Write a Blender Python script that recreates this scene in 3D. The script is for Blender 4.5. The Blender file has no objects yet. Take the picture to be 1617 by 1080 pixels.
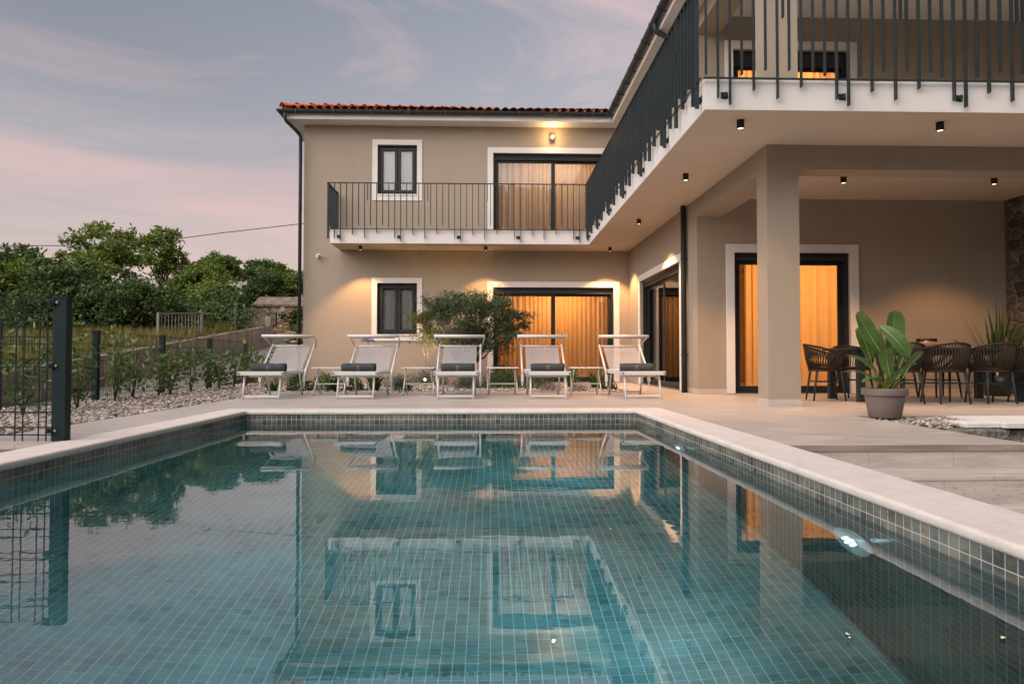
import bpy, bmesh, math, random
import numpy as np
from mathutils import Vector, Matrix
R = math.radians
S = bpy.context.scene
COL = S.collection
random.seed(7); rng = np.random.default_rng(7)

# ------------------------------------------------------------------ camera
cd = bpy.data.cameras.new('camera'); cam = bpy.data.objects.new('camera', cd); COL.objects.link(cam)
cd.sensor_width = 36; cd.lens = 24.0; cd.clip_start = .05; cd.clip_end = 2000
cam.location = (0, 0, .6); cam.rotation_euler = (R(90 + 1.382), 0, R(-1.78))
S.camera = cam

# ------------------------------------------------------------------ world: dusk sky
W = bpy.data.worlds.new('World'); S.world = W; W.use_nodes = True
wt = W.node_tree; wt.nodes.clear()
def wn(t, **k):
    n = wt.nodes.new(t)
    for a, b in k.items(): setattr(n, a, b)
    return n
L = wt.links.new
out = wn('ShaderNodeOutputWorld'); tc = wn('ShaderNodeTexCoord'); sep = wn('ShaderNodeSeparateXYZ')
L(tc.outputs['Generated'], sep.inputs[0])
ramp = wn('ShaderNodeValToRGB'); L(sep.outputs['Z'], ramp.inputs[0])
cr = ramp.color_ramp
cols = [(0.0, (.57, .43, .39)), (.07, (.58, .45, .42)), (.16, (.57, .485, .485)), (.28, (.48, .46, .505)),
        (.45, (.335, .35, .42)), (.8, (.27, .29, .36)), (1.0, (.27, .29, .36))]
while len(cr.elements) < len(cols): cr.elements.new(.5)
for e, (p, c) in zip(cr.elements, cols): e.position = p; e.color = (*c, 1)
# wispy clouds, stretched along a diagonal
mp = wn('ShaderNodeMapping'); mp.inputs['Rotation'].default_value = (0, R(-40), 0); mp.inputs['Scale'].default_value = (1.3, 1.3, 5.5); mp.inputs['Location'].default_value = (0.55, .4, 0.2)
L(tc.outputs['Generated'], mp.inputs[0])
nz = wn('ShaderNodeTexNoise'); nz.inputs['Scale'].default_value = 1.15; nz.inputs['Detail'].default_value = 7; nz.inputs['Roughness'].default_value = .62
nz.inputs['Distortion'].default_value = .9
L(mp.outputs[0], nz.inputs[0])
cl = wn('ShaderNodeMapRange'); cl.inputs[1].default_value = .45; cl.inputs[2].default_value = .68; cl.inputs[3].default_value = 0; cl.inputs[4].default_value = .8
L(nz.outputs['Fac'], cl.inputs[0])
mixc = wn('ShaderNodeMix', data_type='RGBA'); mixc.inputs[7].default_value = (.80, .56, .55, 1)
L(cl.outputs[0], mixc.inputs[0]); L(ramp.outputs[0], mixc.inputs[6])
# afterglow in the part of the sky behind the photographer
vd = wn('ShaderNodeVectorMath', operation='DOT_PRODUCT'); vd.inputs[1].default_value = Vector((-.52, -.62, .60)).normalized()
L(tc.outputs['Generated'], vd.inputs[0])
gl = wn('ShaderNodeMapRange'); gl.inputs[1].default_value = .50; gl.inputs[2].default_value = 1.0; gl.inputs[3].default_value = 0; gl.inputs[4].default_value = 1
gl.interpolation_type = 'SMOOTHSTEP'
L(vd.outputs['Value'], gl.inputs[0])
glc = wn('ShaderNodeMix', data_type='RGBA'); glc.inputs[6].default_value = (0, 0, 0, 1); glc.inputs[7].default_value = (4.1, 3.7, 3.5, 1)
L(gl.outputs[0], glc.inputs[0])
add = wn('ShaderNodeMix', data_type='RGBA', blend_type='ADD'); add.inputs[0].default_value = 1

azm = wn('ShaderNodeMapRange'); azm.inputs[1].default_value = -.60; azm.inputs[2].default_value = .12; azm.inputs[3].default_value = .0; azm.inputs[4].default_value = 1
L(sep.outputs['X'], azm.inputs[0])
elm = wn('ShaderNodeMapRange'); elm.inputs[1].default_value = .12; elm.inputs[2].default_value = .45; elm.inputs[3].default_value = 1.0; elm.inputs[4].default_value = 0.0; L(sep.outputs['Z'], elm.inputs[0])
mxm = wn('ShaderNodeMath', operation='MAXIMUM'); L(azm.outputs[0], mxm.inputs[0]); L(elm.outputs[0], mxm.inputs[1])
dk = wn('ShaderNodeMix', data_type='RGBA'); dk.inputs[6].default_value = (.60, .64, .68, 1); dk.inputs[7].default_value = (1, 1, 1, 1); L(mxm.outputs[0], dk.inputs[0])
mul = wn('ShaderNodeMix', data_type='RGBA', blend_type='MULTIPLY'); mul.inputs[0].default_value = 1; L(mixc.outputs[2], mul.inputs[6]); L(dk.outputs[2], mul.inputs[7])
vd2 = wn('ShaderNodeVectorMath', operation='DOT_PRODUCT'); vd2.inputs[1].default_value = (.755, -.655, 0); L(tc.outputs['Generated'], vd2.inputs[0])
est = wn('ShaderNodeMapRange'); est.inputs[1].default_value = -.05; est.inputs[2].default_value = .65; est.inputs[3].default_value = 1.0; est.inputs[4].default_value = .10; L(vd2.outputs['Value'], est.inputs[0])
mu2 = wn('ShaderNodeMix', data_type='RGBA', blend_type='MULTIPLY'); mu2.inputs[0].default_value = 1; L(mul.outputs[2], mu2.inputs[6]); L(est.outputs[0], mu2.inputs[7])
bg = wn('ShaderNodeBackground'); bg.inputs['Strength'].default_value = 1.0; L(mu2.outputs[2], add.inputs[6]); L(glc.outputs[2], add.inputs[7])
L(add.outputs[2], bg.inputs['Color'])
SUN_EL, SUN_AZ = R(14), R(238)
sky = wn('ShaderNodeTexSky', sky_type='NISHITA'); sky.sun_disc = False; sky.sun_elevation = R(1.0); sky.sun_rotation = SUN_AZ
bg2 = wn('ShaderNodeBackground'); bg2.inputs['Strength'].default_value = .05; L(sky.outputs[0], bg2.inputs['Color'])
ads = wn('ShaderNodeAddShader'); L(bg.outputs[0], ads.inputs[0]); L(bg2.outputs[0], ads.inputs[1]); L(ads.outputs[0], out.inputs[0])
# the last soft glow of the sun, low behind the camera to the left
sl = bpy.data.lights.new('sun', 'SUN'); sl.energy = .35; sl.angle = R(40); sl.color = (1, .88, .80)
so = bpy.data.objects.new('sun', sl); COL.objects.link(so)
so.rotation_euler = Vector((math.sin(SUN_AZ) * math.cos(SUN_EL), math.cos(SUN_AZ) * math.cos(SUN_EL), math.sin(SUN_EL))).to_track_quat('Z', 'Y').to_euler()
S.view_settings.view_transform = 'Standard'; S.view_settings.look = 'None'; S.view_settings.exposure = 0; S.view_settings.gamma = 1
S.cycles.use_denoising = True; S.cycles.max_bounces = 10; S.cycles.transmission_bounces = 8; S.cycles.transparent_max_bounces = 12
S.cycles.sample_clamp_indirect = 4; S.cycles.blur_glossy = .5

# ------------------------------------------------------------------ materials
MATS = {}
class NT:
    def __init__(s, m): s.t = m.node_tree; s.n = s.t.nodes; s.b = s.n['Principled BSDF']; s.o = s.n['Material Output']
    def new(s, t, ins=None, **k):
        n = s.n.new(t)
        for a, b in k.items(): setattr(n, a, b)
        for a, b in (ins or {}).items():
            if hasattr(b, 'is_linked') or hasattr(b, 'links'): s.t.links.new(b, n.inputs[a])
            else: n.inputs[a].default_value = b
        return n
    def link(s, a, b): s.t.links.new(a, b)
    def ramp(s, fac, stops, interp='LINEAR'):
        n = s.n.new('ShaderNodeValToRGB'); e = n.color_ramp; e.interpolation = interp
        while len(e.elements) < len(stops): e.elements.new(.5)
        for q, (p, c) in zip(e.elements, stops): q.position = p; q.color = (*c, 1) if len(c) == 3 else c
        s.link(fac, n.inputs[0]); return n.outputs[0]
    def noise(s, scale, detail=4, rough=.5, vec=None, dist=0):
        n = s.new('ShaderNodeTexNoise', {'Scale': scale, 'Detail': detail, 'Roughness': rough, 'Distortion': dist})
        if vec is not None: s.link(vec, n.inputs['Vector'])
        return n.outputs['Fac']
    def pos(s): return s.new('ShaderNodeNewGeometry').outputs['Position']
    def mapv(s, vec, sc=(1, 1, 1), rot=(0, 0, 0)):
        n = s.new('ShaderNodeMapping', {'Scale': sc, 'Rotation': rot}); s.link(vec, n.inputs['Vector']); return n.outputs[0]
    def bump(s, h, st=.3, d=.01):
        n = s.new('ShaderNodeBump', {'Strength': st, 'Distance': d}); s.link(h, n.inputs['Height']); s.link(n.outputs[0], s.b.inputs['Normal'])
    def base(s, c): s.link(c, s.b.inputs['Base Color'])
    def mix(s, f, a, b, blend='MIX'):
        n = s.n.new('ShaderNodeMix'); n.data_type = 'RGBA'; n.blend_type = blend
        for i, v in ((0, f), (6, a), (7, b)):
            if hasattr(v, 'links'): s.link(v, n.inputs[i])
            else: n.inputs[i].default_value = v if i == 0 else (*v, 1)
        return n.outputs[2]
    def math(s, op, a, b=0.0, c=None):
        n = s.n.new('ShaderNodeMath'); n.operation = op
        for i, v in enumerate([a, b] + ([c] if c is not None else [])):
            if hasattr(v, 'links'): s.link(v, n.inputs[i])
            else: n.inputs[i].default_value = v
        return n.outputs[0]
def mat(name, col=(.5, .5, .5), rough=.6, metal=0, spec=.5, **k):
    m = bpy.data.materials.new(name); m.use_nodes = True
    b = m.node_tree.nodes['Principled BSDF']
    b.inputs['Base Color'].default_value = (*col, 1); b.inputs['Roughness'].default_value = rough; b.inputs['Metallic'].default_value = metal
    b.inputs['Specular IOR Level'].default_value = spec
    MATS[name] = m; return m
def noisy(name, c1, c2, scale=8, rough=.7, bump=.2, bs=60, bd=.004, metal=0, spec=.5, detail=5, stretch=(1, 1, 1)):
    m = mat(name, c1, rough, metal, spec); n = NT(m); p = n.mapv(n.pos(), stretch)
    n.base(n.ramp(n.noise(scale, detail, .6, p), [(.3, c1), (.7, c2)]))
    if bump: n.bump(n.noise(bs, 3, .6, p), bump, bd)
    return m
M_plaster = mat('plaster', (.34, .29, .23), .92, spec=.2); n = NT(M_plaster); p = n.pos()
n.base(n.mix(n.noise(1.1, 5, .6, n.mapv(p, (1, 1, .45))), (.372, .318, .256), (.332, .284, .228)))
n.base(n.mix(n.math('MULTIPLY', n.noise(55, 3, .75, p), .34), n.b.inputs['Base Color'].links[0].from_socket, (.235, .195, .15)))
strk = n.ramp(n.noise(1.6, 5, .65, n.mapv(p, (1.6, 1.6, .22))), [(.50, (0, 0, 0)), (.72, (.22, .22, .22))])
n.base(n.mix(strk, n.b.inputs['Base Color'].links[0].from_socket, (.25, .205, .16)))
n.bump(n.math('ADD', n.noise(95, 3, .7, p), n.math('MULTIPLY', n.noise(26, 2, .5, p), .5)), .6, .006)
M_soffit = noisy('soffit_paint', (.58, .50, .42), (.54, .465, .39), 2, .9, .25, 60, .003, spec=.2)
M_white = noisy('white_render', (.68, .66, .64), (.62, .60, .585), 1.7, .8, .25, 70, .003, spec=.3)
M_whitemetal = mat('white_metal', (.58, .58, .575), .4, spec=.35)
M_alu = mat('aluminium', (.62, .60, .57), .38, .7)
M_cap = mat('grey_cap', (.22, .22, .23), .5)
M_dark = noisy('anthracite_metal', (.020, .028, .030), (.028, .037, .040), 14, .45, .05, 200, .001, spec=.22)
M_frame = noisy('window_frame', (.013, .017, .018), (.020, .025, .026), 10, .4, 0, spec=.25)
M_black = mat('black_metal', (.006, .006, .007), .5)
M_green = noisy('green_coated_steel', (.006, .018, .019), (.010, .026, .026), 9, .5, .1, 150, .001, spec=.2)
M_shutter = mat('shutter_slats', (.02, .024, .026), .55); n = NT(M_shutter)
wv = n.new('ShaderNodeTexWave', {'Scale': 9.0}, wave_type='BANDS', bands_direction='Z'); n.link(n.pos(), wv.inputs['Vector']); n.bump(wv.outputs['Fac'], .8, .01)

# travertine-like deck boards
def stone_deck(name, joints=True):
    m = mat(name, (.55, .5, .46), .42); n = NT(m); p = n.pos()
    st = n.noise(5, 6, .65, n.mapv(p, (.35, 4.5, 4.5)), .3)
    c = n.ramp(st, [(.35, (.33, .29, .26)), (.5, (.475, .43, .395)), (.65, (.585, .545, .51))])
    fine = n.noise(30, 4, .6, n.mapv(p, (.25, 5, 5)))
    c = n.mix(n.math('MULTIPLY', fine, .45), c, (.36, .31, .27))
    n.bump(st, .06, .004)
    if joints:
        bk = n.new('ShaderNodeTexBrick', {'Scale': 1.0, 'Mortar Size': .003, 'Mortar Smooth': .1, 'Brick Width': 1.2, 'Row Height': .6,
                                        'Color1': (1, 1, 1, 1), 'Color2': (.90, .90, .90, 1), 'Mortar': (.60, .55, .51, 1)}, offset=.5)
        mo_ = n.new('ShaderNodeMapping', {'Location': (.35, .14, 0)}); n.link(p, mo_.inputs['Vector']); n.link(mo_.outputs[0], bk.inputs['Vector']); c = n.mix(1.0, c, bk.outputs['Color'], 'MULTIPLY')
    n.base(c); n.link(n.math('MULTIPLY_ADD', st, .3, .3), n.b.inputs['Roughness']); return m
M_deck = stone_deck('travertine_deck')
M_riser = mat('travertine_riser', (.5, .45, .4), .6); n = NT(M_riser); p = n.pos()
st = n.noise(4, 6, .6, n.mapv(p, (1.0, 1, 7)), .6)
c = n.ramp(st, [(.3, (.36, .325, .285)), (.55, (.47, .43, .385)), (.8, (.53, .49, .45))])
pit = n.ramp(n.noise(38, 5, .75, n.mapv(p, (.7, 1, 3.2)), .5), [(.56, (0, 0, 0)), (.63, (1, 1, 1))])
msk = n.ramp(n.noise(2.2, 3, .6, p), [(.45, (0, 0, 0)), (.62, (.8, .8, .8))])
n.base(n.mix(n.math('MULTIPLY', pit, msk), c, (.14, .13, .12))); n.bump(st, .3, .004)
M_coping = mat('coping_stone', (.62, .57, .53), .75, spec=.3); n = NT(M_coping); p = n.pos()
n.base(n.ramp(n.noise(6, 6, .7, p), [(.3, (.575, .515, .475)), (.6, (.66, .605, .565)), (.85, (.70, .65, .61))]))
n.bump(n.math('ADD', n.noise(120, 4, .8, p), n.noise(30, 3, .6, p)), .55, .005)
M_skirt = noisy('skirting_stone', (.42, .36, .31), (.50, .44, .385), 4, .6, .1, stretch=(1, 1, 6))

# mosaic: UVs are in metres
def mosaic(name, grout, k=1.0, warm=(1, 1, 1), yk=1.0):
    m = mat(name, (.2, .22, .22), .25); n = NT(m)
    uv = n.new('ShaderNodeUVMap').outputs[0]
    sc = n.new('ShaderNodeVectorMath', {1: (18, 18, 18)}, operation='MULTIPLY'); n.link(uv, sc.inputs[0])
    fr = n.new('ShaderNodeVectorMath', operation='FRACTION'); n.link(sc.outputs[0], fr.inputs[0])
    fl = n.new('ShaderNodeVectorMath', operation='FLOOR'); n.link(sc.outputs[0], fl.inputs[0])
    sx = n.new('ShaderNodeSeparateXYZ'); n.link(fr.outputs[0], sx.inputs[0])
    def edge(v): return n.math('ABSOLUTE', n.math('SUBTRACT', v, .5))
    mx = n.math('MAXIMUM', edge(sx.outputs[0]), n.math('MULTIPLY', edge(sx.outputs[1]), yk))
    g = n.new('ShaderNodeMapRange', {1: .462, 2: .474, 3: 0.0, 4: 1.0}); n.link(mx, g.inputs[0])
    wn_ = n.new('ShaderNodeTexWhiteNoise', noise_dimensions='3D'); n.link(fl.outputs[0], wn_.inputs['Vector'])
    tile = n.ramp(wn_.outputs['Value'], [(0, (.12, .135, .14)), (.15, (.22, .235, .24)), (.35, (.30, .265, .22)), (.5, (.34, .33, .31)), (.62, (.25, .27, .275)), (.78, (.36, .325, .28)), (.88, (.19, .20, .205)), (1, (.32, .33, .33))])
    vein = n.noise(45, 5, .7, sc.outputs[0]);
    vn = n.noise(1.7, 5, .7, sc.outputs[0])
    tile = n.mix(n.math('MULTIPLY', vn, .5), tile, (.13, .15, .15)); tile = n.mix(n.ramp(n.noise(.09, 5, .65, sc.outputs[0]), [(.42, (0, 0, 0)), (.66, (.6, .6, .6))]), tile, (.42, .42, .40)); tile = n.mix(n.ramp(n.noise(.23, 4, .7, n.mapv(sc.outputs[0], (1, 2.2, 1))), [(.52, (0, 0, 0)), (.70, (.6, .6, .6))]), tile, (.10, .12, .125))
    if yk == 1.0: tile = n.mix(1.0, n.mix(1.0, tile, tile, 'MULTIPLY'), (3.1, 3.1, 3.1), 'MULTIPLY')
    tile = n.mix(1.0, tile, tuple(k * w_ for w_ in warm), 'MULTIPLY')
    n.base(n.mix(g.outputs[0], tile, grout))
    n.link(n.math('MULTIPLY_ADD', g.outputs[0], .5, .22), n.b.inputs['Roughness'])
    inv = n.math('SUBTRACT', 1, g.outputs[0]); n.bump(inv, .4, .002)
    return m
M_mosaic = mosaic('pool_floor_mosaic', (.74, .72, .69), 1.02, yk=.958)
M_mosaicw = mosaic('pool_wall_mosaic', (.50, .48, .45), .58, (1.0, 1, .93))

M_water = bpy.data.materials.new('pool_water'); M_water.use_nodes = True; t_ = M_water.node_tree; t_.nodes.clear()
o_ = t_.nodes.new('ShaderNodeOutputMaterial'); g_ = t_.nodes.new('ShaderNodeBsdfRefraction'); g_.inputs['IOR'].default_value = 1.333; g_.inputs['Roughness'].default_value = 0
va = t_.nodes.new('ShaderNodeVolumeAbsorption'); va.inputs['Color'].default_value = (.08, .80, .87, 1); va.inputs['Density'].default_value = .38
tcw = t_.nodes.new('ShaderNodeNewGeometry'); n1 = t_.nodes.new('ShaderNodeTexNoise'); n1.inputs['Scale'].default_value = 5.0; n1.inputs['Detail'].default_value = 3
n2 = t_.nodes.new('ShaderNodeTexNoise'); n2.inputs['Scale'].default_value = .9; n2.inputs['Detail'].default_value = 2
mpw = t_.nodes.new('ShaderNodeMapping'); mpw.inputs['Scale'].default_value = (.7, 1.5, 1)
t_.links.new(tcw.outputs['Position'], mpw.inputs[0]); t_.links.new(mpw.outputs[0], n1.inputs['Vector']); t_.links.new(mpw.outputs[0], n2.inputs['Vector'])
ma = t_.nodes.new('ShaderNodeMath'); ma.operation = 'MULTIPLY_ADD'; ma.inputs[1].default_value = 3.0
t_.links.new(n2.outputs['Fac'], ma.inputs[0]); t_.links.new(n1.outputs['Fac'], ma.inputs[2])
bw = t_.nodes.new('ShaderNodeBump'); bw.inputs['Strength'].default_value = .10; bw.inputs['Distance'].default_value = .0046
t_.links.new(ma.outputs[0], bw.inputs['Height']); t_.links.new(bw.outputs[0], g_.inputs['Normal'])
gs_ = t_.nodes.new('ShaderNodeBsdfGlossy'); gs_.inputs['Roughness'].default_value = 0; fr_ = t_.nodes.new('ShaderNodeFresnel'); ior_ = t_.nodes.new('ShaderNodeMapRange'); ior_.inputs[3].default_value = 2.35; ior_.inputs[4].default_value = 1.333; t_.links.new(tcw.outputs['Backfacing'], ior_.inputs[0]); t_.links.new(ior_.outputs[0], fr_.inputs['IOR'])
mw_ = t_.nodes.new('ShaderNodeMixShader'); t_.links.new(fr_.outputs[0], mw_.inputs[0]); t_.links.new(g_.outputs[0], mw_.inputs[1]); t_.links.new(gs_.outputs[0], mw_.inputs[2])
t_.links.new(bw.outputs[0], gs_.inputs['Normal']); t_.links.new(bw.outputs[0], fr_.inputs['Normal'])
t_.links.new(mw_.outputs[0], o_.inputs['Surface']); t_.links.new(va.outputs[0], o_.inputs['Volume'])

def thin_glass(name, refl, tint=(1, 1, 1)):
    m = bpy.data.materials.new(name); m.use_nodes = True; t = m.node_tree; t.nodes.clear()
    o = t.nodes.new('ShaderNodeOutputMaterial'); tr = t.nodes.new('ShaderNodeBsdfTransparent'); tr.inputs[0].default_value = (*tint, 1)
    gl = t.nodes.new('ShaderNodeBsdfGlossy'); gl.inputs['Roughness'].default_value = .0
    f = t.nodes.new('ShaderNodeFresnel'); f.inputs['IOR'].default_value = refl
    mx = t.nodes.new('ShaderNodeMixShader'); t.links.new(f.outputs[0], mx.inputs[0]); t.links.new(tr.outputs[0], mx.inputs[1]); t.links.new(gl.outputs[0], mx.inputs[2])
    t.links.new(mx.outputs[0], o.inputs[0]); return m
M_glass = thin_glass('window_glass', 1.75, (.96, .97, .97))
M_clear = thin_glass('clear_glass', 1.5)

def cloth(name, col, trans=.5, transp=0, rough=.9):
    m = bpy.data.materials.new(name); m.use_nodes = True; t = m.node_tree; t.nodes.clear()
    o = t.nodes.new('ShaderNodeOutputMaterial'); d = t.nodes.new('ShaderNodeBsdfDiffuse'); tl = t.nodes.new('ShaderNodeBsdfTranslucent')
    d.inputs[0].default_value = (*col, 1); tl.inputs[0].default_value = (*col, 1)
    mx = t.nodes.new('ShaderNodeMixShader'); mx.inputs[0].default_value = trans
    t.links.new(d.outputs[0], mx.inputs[1]); t.links.new(tl.outputs[0], mx.inputs[2]); last = mx.outputs[0]
    if transp:
        tr = t.nodes.new('ShaderNodeBsdfTransparent'); m2 = t.nodes.new('ShaderNodeMixShader'); m2.inputs[0].default_value = transp
        t.links.new(last, m2.inputs[1]); t.links.new(tr.outputs[0], m2.inputs[2]); last = m2.outputs[0]
    t.links.new(last, o.inputs[0]); return m
M_curtain = cloth('sheer_curtain', (.72, .60, .46), .6)
M_curtain_grey = cloth('pale_curtain', (.62, .60, .57), .4)
M_curtain_net = cloth('net_curtain', (.80, .74, .68), .35)
M_curtain_white = cloth('white_net_curtain', (.85, .83, .81), .15)
M_room = mat('room_paint', (.6, .5, .4), .9)

def emis(name, col, st):
    m = mat(name, col); b = m.node_tree.nodes['Principled BSDF']; b.inputs['Emission Color'].default_value = (*col, 1); b.inputs['Emission Strength'].default_value = st; return m
M_lens = emis('lamp_lens', (1, .78, .52), 4)
M_led = emis('pool_led', (.72, .85, 1), 5)
M_bulb = emis('warm_bulb', (1, .62, .28), 6)

M_tile = mat('roof_tile', (.55, .14, .05), .75); n = NT(M_tile)
ri = n.new('ShaderNodeNewGeometry').outputs['Random Per Island']
c = n.ramp(ri, [(0, (.55, .12, .035)), (.5, (.74, .18, .06)), (1, (.80, .26, .10))])
n.base(n.mix(n.math('MULTIPLY', n.noise(9, 5, .7, n.pos()), .5), c, (.26, .10, .06))); n.bump(n.noise(50, 3, .6, n.pos()), .3, .004)
M_underroof = mat('roof_underlay', (.03, .025, .022), .9)

# textured sling: fine woven mesh
M_sling = bpy.data.materials.new('woven_sling'); M_sling.use_nodes = True; n = NT(M_sling)
n.b.inputs['Base Color'].default_value = (.50, .49, .49, 1); n.b.inputs['Roughness'].default_value = .8
ck = n.new('ShaderNodeTexChecker', {'Scale': 150.0, 'Color1': (.42, .40, .40, 1), 'Color2': (.25, .24, .24, 1)}); n.link(n.pos(), ck.inputs['Vector']); n.base(ck.outputs['Color'])
tr = n.new('ShaderNodeBsdfTransparent'); mx = n.new('ShaderNodeMixShader', {0: .26}); n.link(n.b.outputs[0], mx.inputs[1]); n.link(tr.outputs[0], mx.inputs[2]); n.link(mx.outputs[0], n.o.inputs[0])
M_towel = noisy('towel_terry', (.050, .056, .060), (.075, .082, .086), 60, 1, .9, 260, .004, spec=.1)
M_emb = mat('towel_embroidery', (.30, .27, .25), .9)
M_rope = noisy('rope_weave', (.026, .020, .016), (.045, .035, .027), 90, .9, .5, 220, .003, spec=.2)
M_table = noisy('table_top', (.012, .018, .020), (.020, .027, .030), 12, .35, .1)
M_wicker = noisy('wicker', (.25, .12, .05), (.40, .21, .09), 70, .8, .8, 110, .006)
M_pot = noisy('pot_plastic', (.165, .135, .12), (.185, .152, .135), 20, .6, .15, 120, .002, spec=.3)
M_soil = noisy('soil', (.03, .022, .015), (.07, .05, .035), 40, 1, 1, 60, .02)
M_candle = mat('candle_wax', (.75, .70, .62), .5)

M_concrete = mat('stained_concrete', (.3, .27, .22), .95, spec=.1); n = NT(M_concrete); p = n.pos()
c = n.ramp(n.noise(1.4, 6, .7, p), [(.3, (.26, .235, .20)), (.5, (.38, .35, .30)), (.75, (.48, .445, .39))])
strk = n.ramp(n.noise(3.2, 5, .7, n.mapv(p, (1, 1.6, .16))), [(.45, (1, 1, 1)), (.66, (.62, .58, .54))])
c = n.mix(1.0, c, strk, 'MULTIPLY')
rust = n.ramp(n.noise(.9, 4, .6, n.mapv(p, (1, 1, .6))), [(.52, (0, 0, 0)), (.7, (.4, .4, .4))])
n.base(n.mix(rust, c, (.30, .16, .08))); n.bump(n.noise(25, 5, .7, p), .5, .02)
M_asphalt = noisy('lane_concrete', (.16, .145, .14), (.24, .22, .205), 3, .95, .5, 80, .008)
M_soilg = noisy('bed_earth', (.13, .11, .085), (.22, .19, .155), 6, 1, .8, 45, .02)
M_ground = noisy('ground_earth', (.10, .085, .06), (.17, .15, .10), 2, 1, .8, 20, .03)
M_stone = mat('rubble_masonry', (.3, .26, .2), .95, spec=.15); n = NT(M_stone); p = n.new('ShaderNodeMixRGB', {0: .12}, blend_type='ADD').outputs[0]; n.link(n.mapv(n.pos(), (1, 1, 1.6)), p.node.inputs[1]); n.link(n.new('ShaderNodeTexNoise', {'Scale': 4.0, 'Detail': 3.0}).outputs['Color'], p.node.inputs[2])
vo = n.new('ShaderNodeTexVoronoi', {'Scale': 4.2, 'Randomness': 1.0}, feature='DISTANCE_TO_EDGE'); n.link(p, vo.inputs['Vector'])
vc = n.new('ShaderNodeTexVoronoi', {'Scale': 4.2, 'Randomness': 1.0}); n.link(p, vc.inputs['Vector'])
hs = n.new('ShaderNodeSeparateColor'); n.link(vc.outputs['Color'], hs.inputs[0])
sc_ = n.ramp(hs.outputs[0], [(0, (.05, .043, .035)), (.4, (.10, .085, .066)), (.7, (.15, .125, .09)), (1, (.09, .088, .082))])
sc_ = n.mix(n.math('MULTIPLY', n.noise(20, 5, .7, p), .6), sc_, (.09, .08, .07))
mo = n.ramp(vo.outputs['Distance'], [(.03, (1, 1, 1)), (.075, (0, 0, 0))])
n.base(n.mix(mo, sc_, (.22, .19, .155)))
n.bump(n.math('MINIMUM', vo.outputs['Distance'], .14), 1, .25)
M_ruin = mat('ruin_stone', (.4, .28, .18), .95, spec=.1); n = NT(M_ruin); p = n.mapv(n.pos(), (1, 1, 1.9))
vo = n.new('ShaderNodeTexVoronoi', {'Scale': 3.6, 'Randomness': 1.0}, feature='DISTANCE_TO_EDGE'); n.link(p, vo.inputs['Vector'])
vc = n.new('ShaderNodeTexVoronoi', {'Scale': 3.6, 'Randomness': 1.0}); n.link(p, vc.inputs['Vector'])
hs = n.new('ShaderNodeSeparateColor'); n.link(vc.outputs['Color'], hs.inputs[0])
sc_ = n.ramp(hs.outputs[0], [(0, (.28, .13, .06)), (.4, (.42, .24, .12)), (.7, (.50, .34, .20)), (1, (.52, .44, .34))])
n.base(n.mix(n.ramp(vo.outputs['Distance'], [(.02, (1, 1, 1)), (.07, (0, 0, 0))]), sc_, (.14, .10, .07)))
n.bump(vo.outputs['Distance'], 1, .1)
M_lichen = noisy('lichen_slab', (.12, .095, .075), (.30, .24, .19), 3, 1, .8, 12, .06)
M_rock = noisy('rockery_stone', (.045, .048, .042), (.24, .225, .19), 5, .95, 1, 14, .08, spec=.2, detail=8)
M_slate = noisy('slate_cap', (.58, .57, .57), (.66, .65, .65), 5, .8, .3, 40, .006)

def island(name, stops, rough=.8, trans=0, bump=0, spec=.3):
    m = mat(name, stops[0][1], rough, spec=spec); n = NT(m)
    ri = n.new('ShaderNodeNewGeometry').outputs['Random Per Island']
    c = n.ramp(ri, stops); n.base(c)
    if bump: n.bump(n.noise(60, 3, .6, n.pos()), bump, .005)
    if trans:
        tl = n.new('ShaderNodeBsdfTranslucent'); n.link(c, tl.inputs[0]); mx = n.new('ShaderNodeMixShader', {0: trans})
        n.link(n.b.outputs[0], mx.inputs[1]); n.link(tl.outputs[0], mx.inputs[2]); n.link(mx.outputs[0], n.o.inputs[0])
    return m
M_pebble = island('river_pebbles', [(0, (.10, .08, .06)), (.2, (.22, .175, .14)), (.45, (.34, .30, .26)), (.7, (.46, .43, .39)), (.85, (.30, .22, .16)), (1, (.56, .54, .51))], .85, 0, .3)
M_leafd = island('dark_foliage', [(0, (.020, .048, .014)), (.6, (.060, .110, .030)), (1, (.14, .19, .052))], .6, .25)
M_leafm = island('mid_foliage', [(0, (.05, .10, .018)), (.6, (.135, .205, .038)), (1, (.25, .29, .065))], .6, .3)
M_leafl = island('light_foliage', [(0, (.075, .13, .022)), (.6, (.165, .23, .044)), (1, (.27, .30, .075))], .6, .35)
M_olive = island('olive_foliage', [(0, (.030, .055, .024)), (.5, (.070, .105, .045)), (.85, (.125, .165, .08)), (1, (.22, .26, .15))], .55, .2)
M_laurel = island('laurel_foliage', [(0, (.035, .080, .022)), (.6, (.095, .165, .042)), (1, (.21, .26, .075))], .4, .25)
M_iris = island('strap_foliage', [(0, (.022, .060, .016)), (.6, (.045, .100, .026)), (1, (.09, .150, .035))], .45, .2)
M_shrub = island('shrub_foliage', [(0, (.018, .045, .014)), (.6, (.035, .075, .020)), (1, (.070, .115, .030))], .6, .2)
M_lav = island('lavender_foliage', [(0, (.050, .068, .050)), (.6, (.085, .105, .080)), (1, (.13, .15, .12))], .8, .2)
M_lilac = island('lilac_blooms', [(0, (.16, .13, .15)), (1, (.28, .24, .26))], .8, .2)
M_purple = island('purple_petals', [(0, (.20, .14, .40)), (1, (.38, .30, .60))], .7, .3)
M_straw = island('dry_grass', [(0, (.13, .12, .035)), (.4, (.26, .20, .06)), (.7, (.10, .13, .03)), (1, (.38, .30, .11))], .9, .3)
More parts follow.
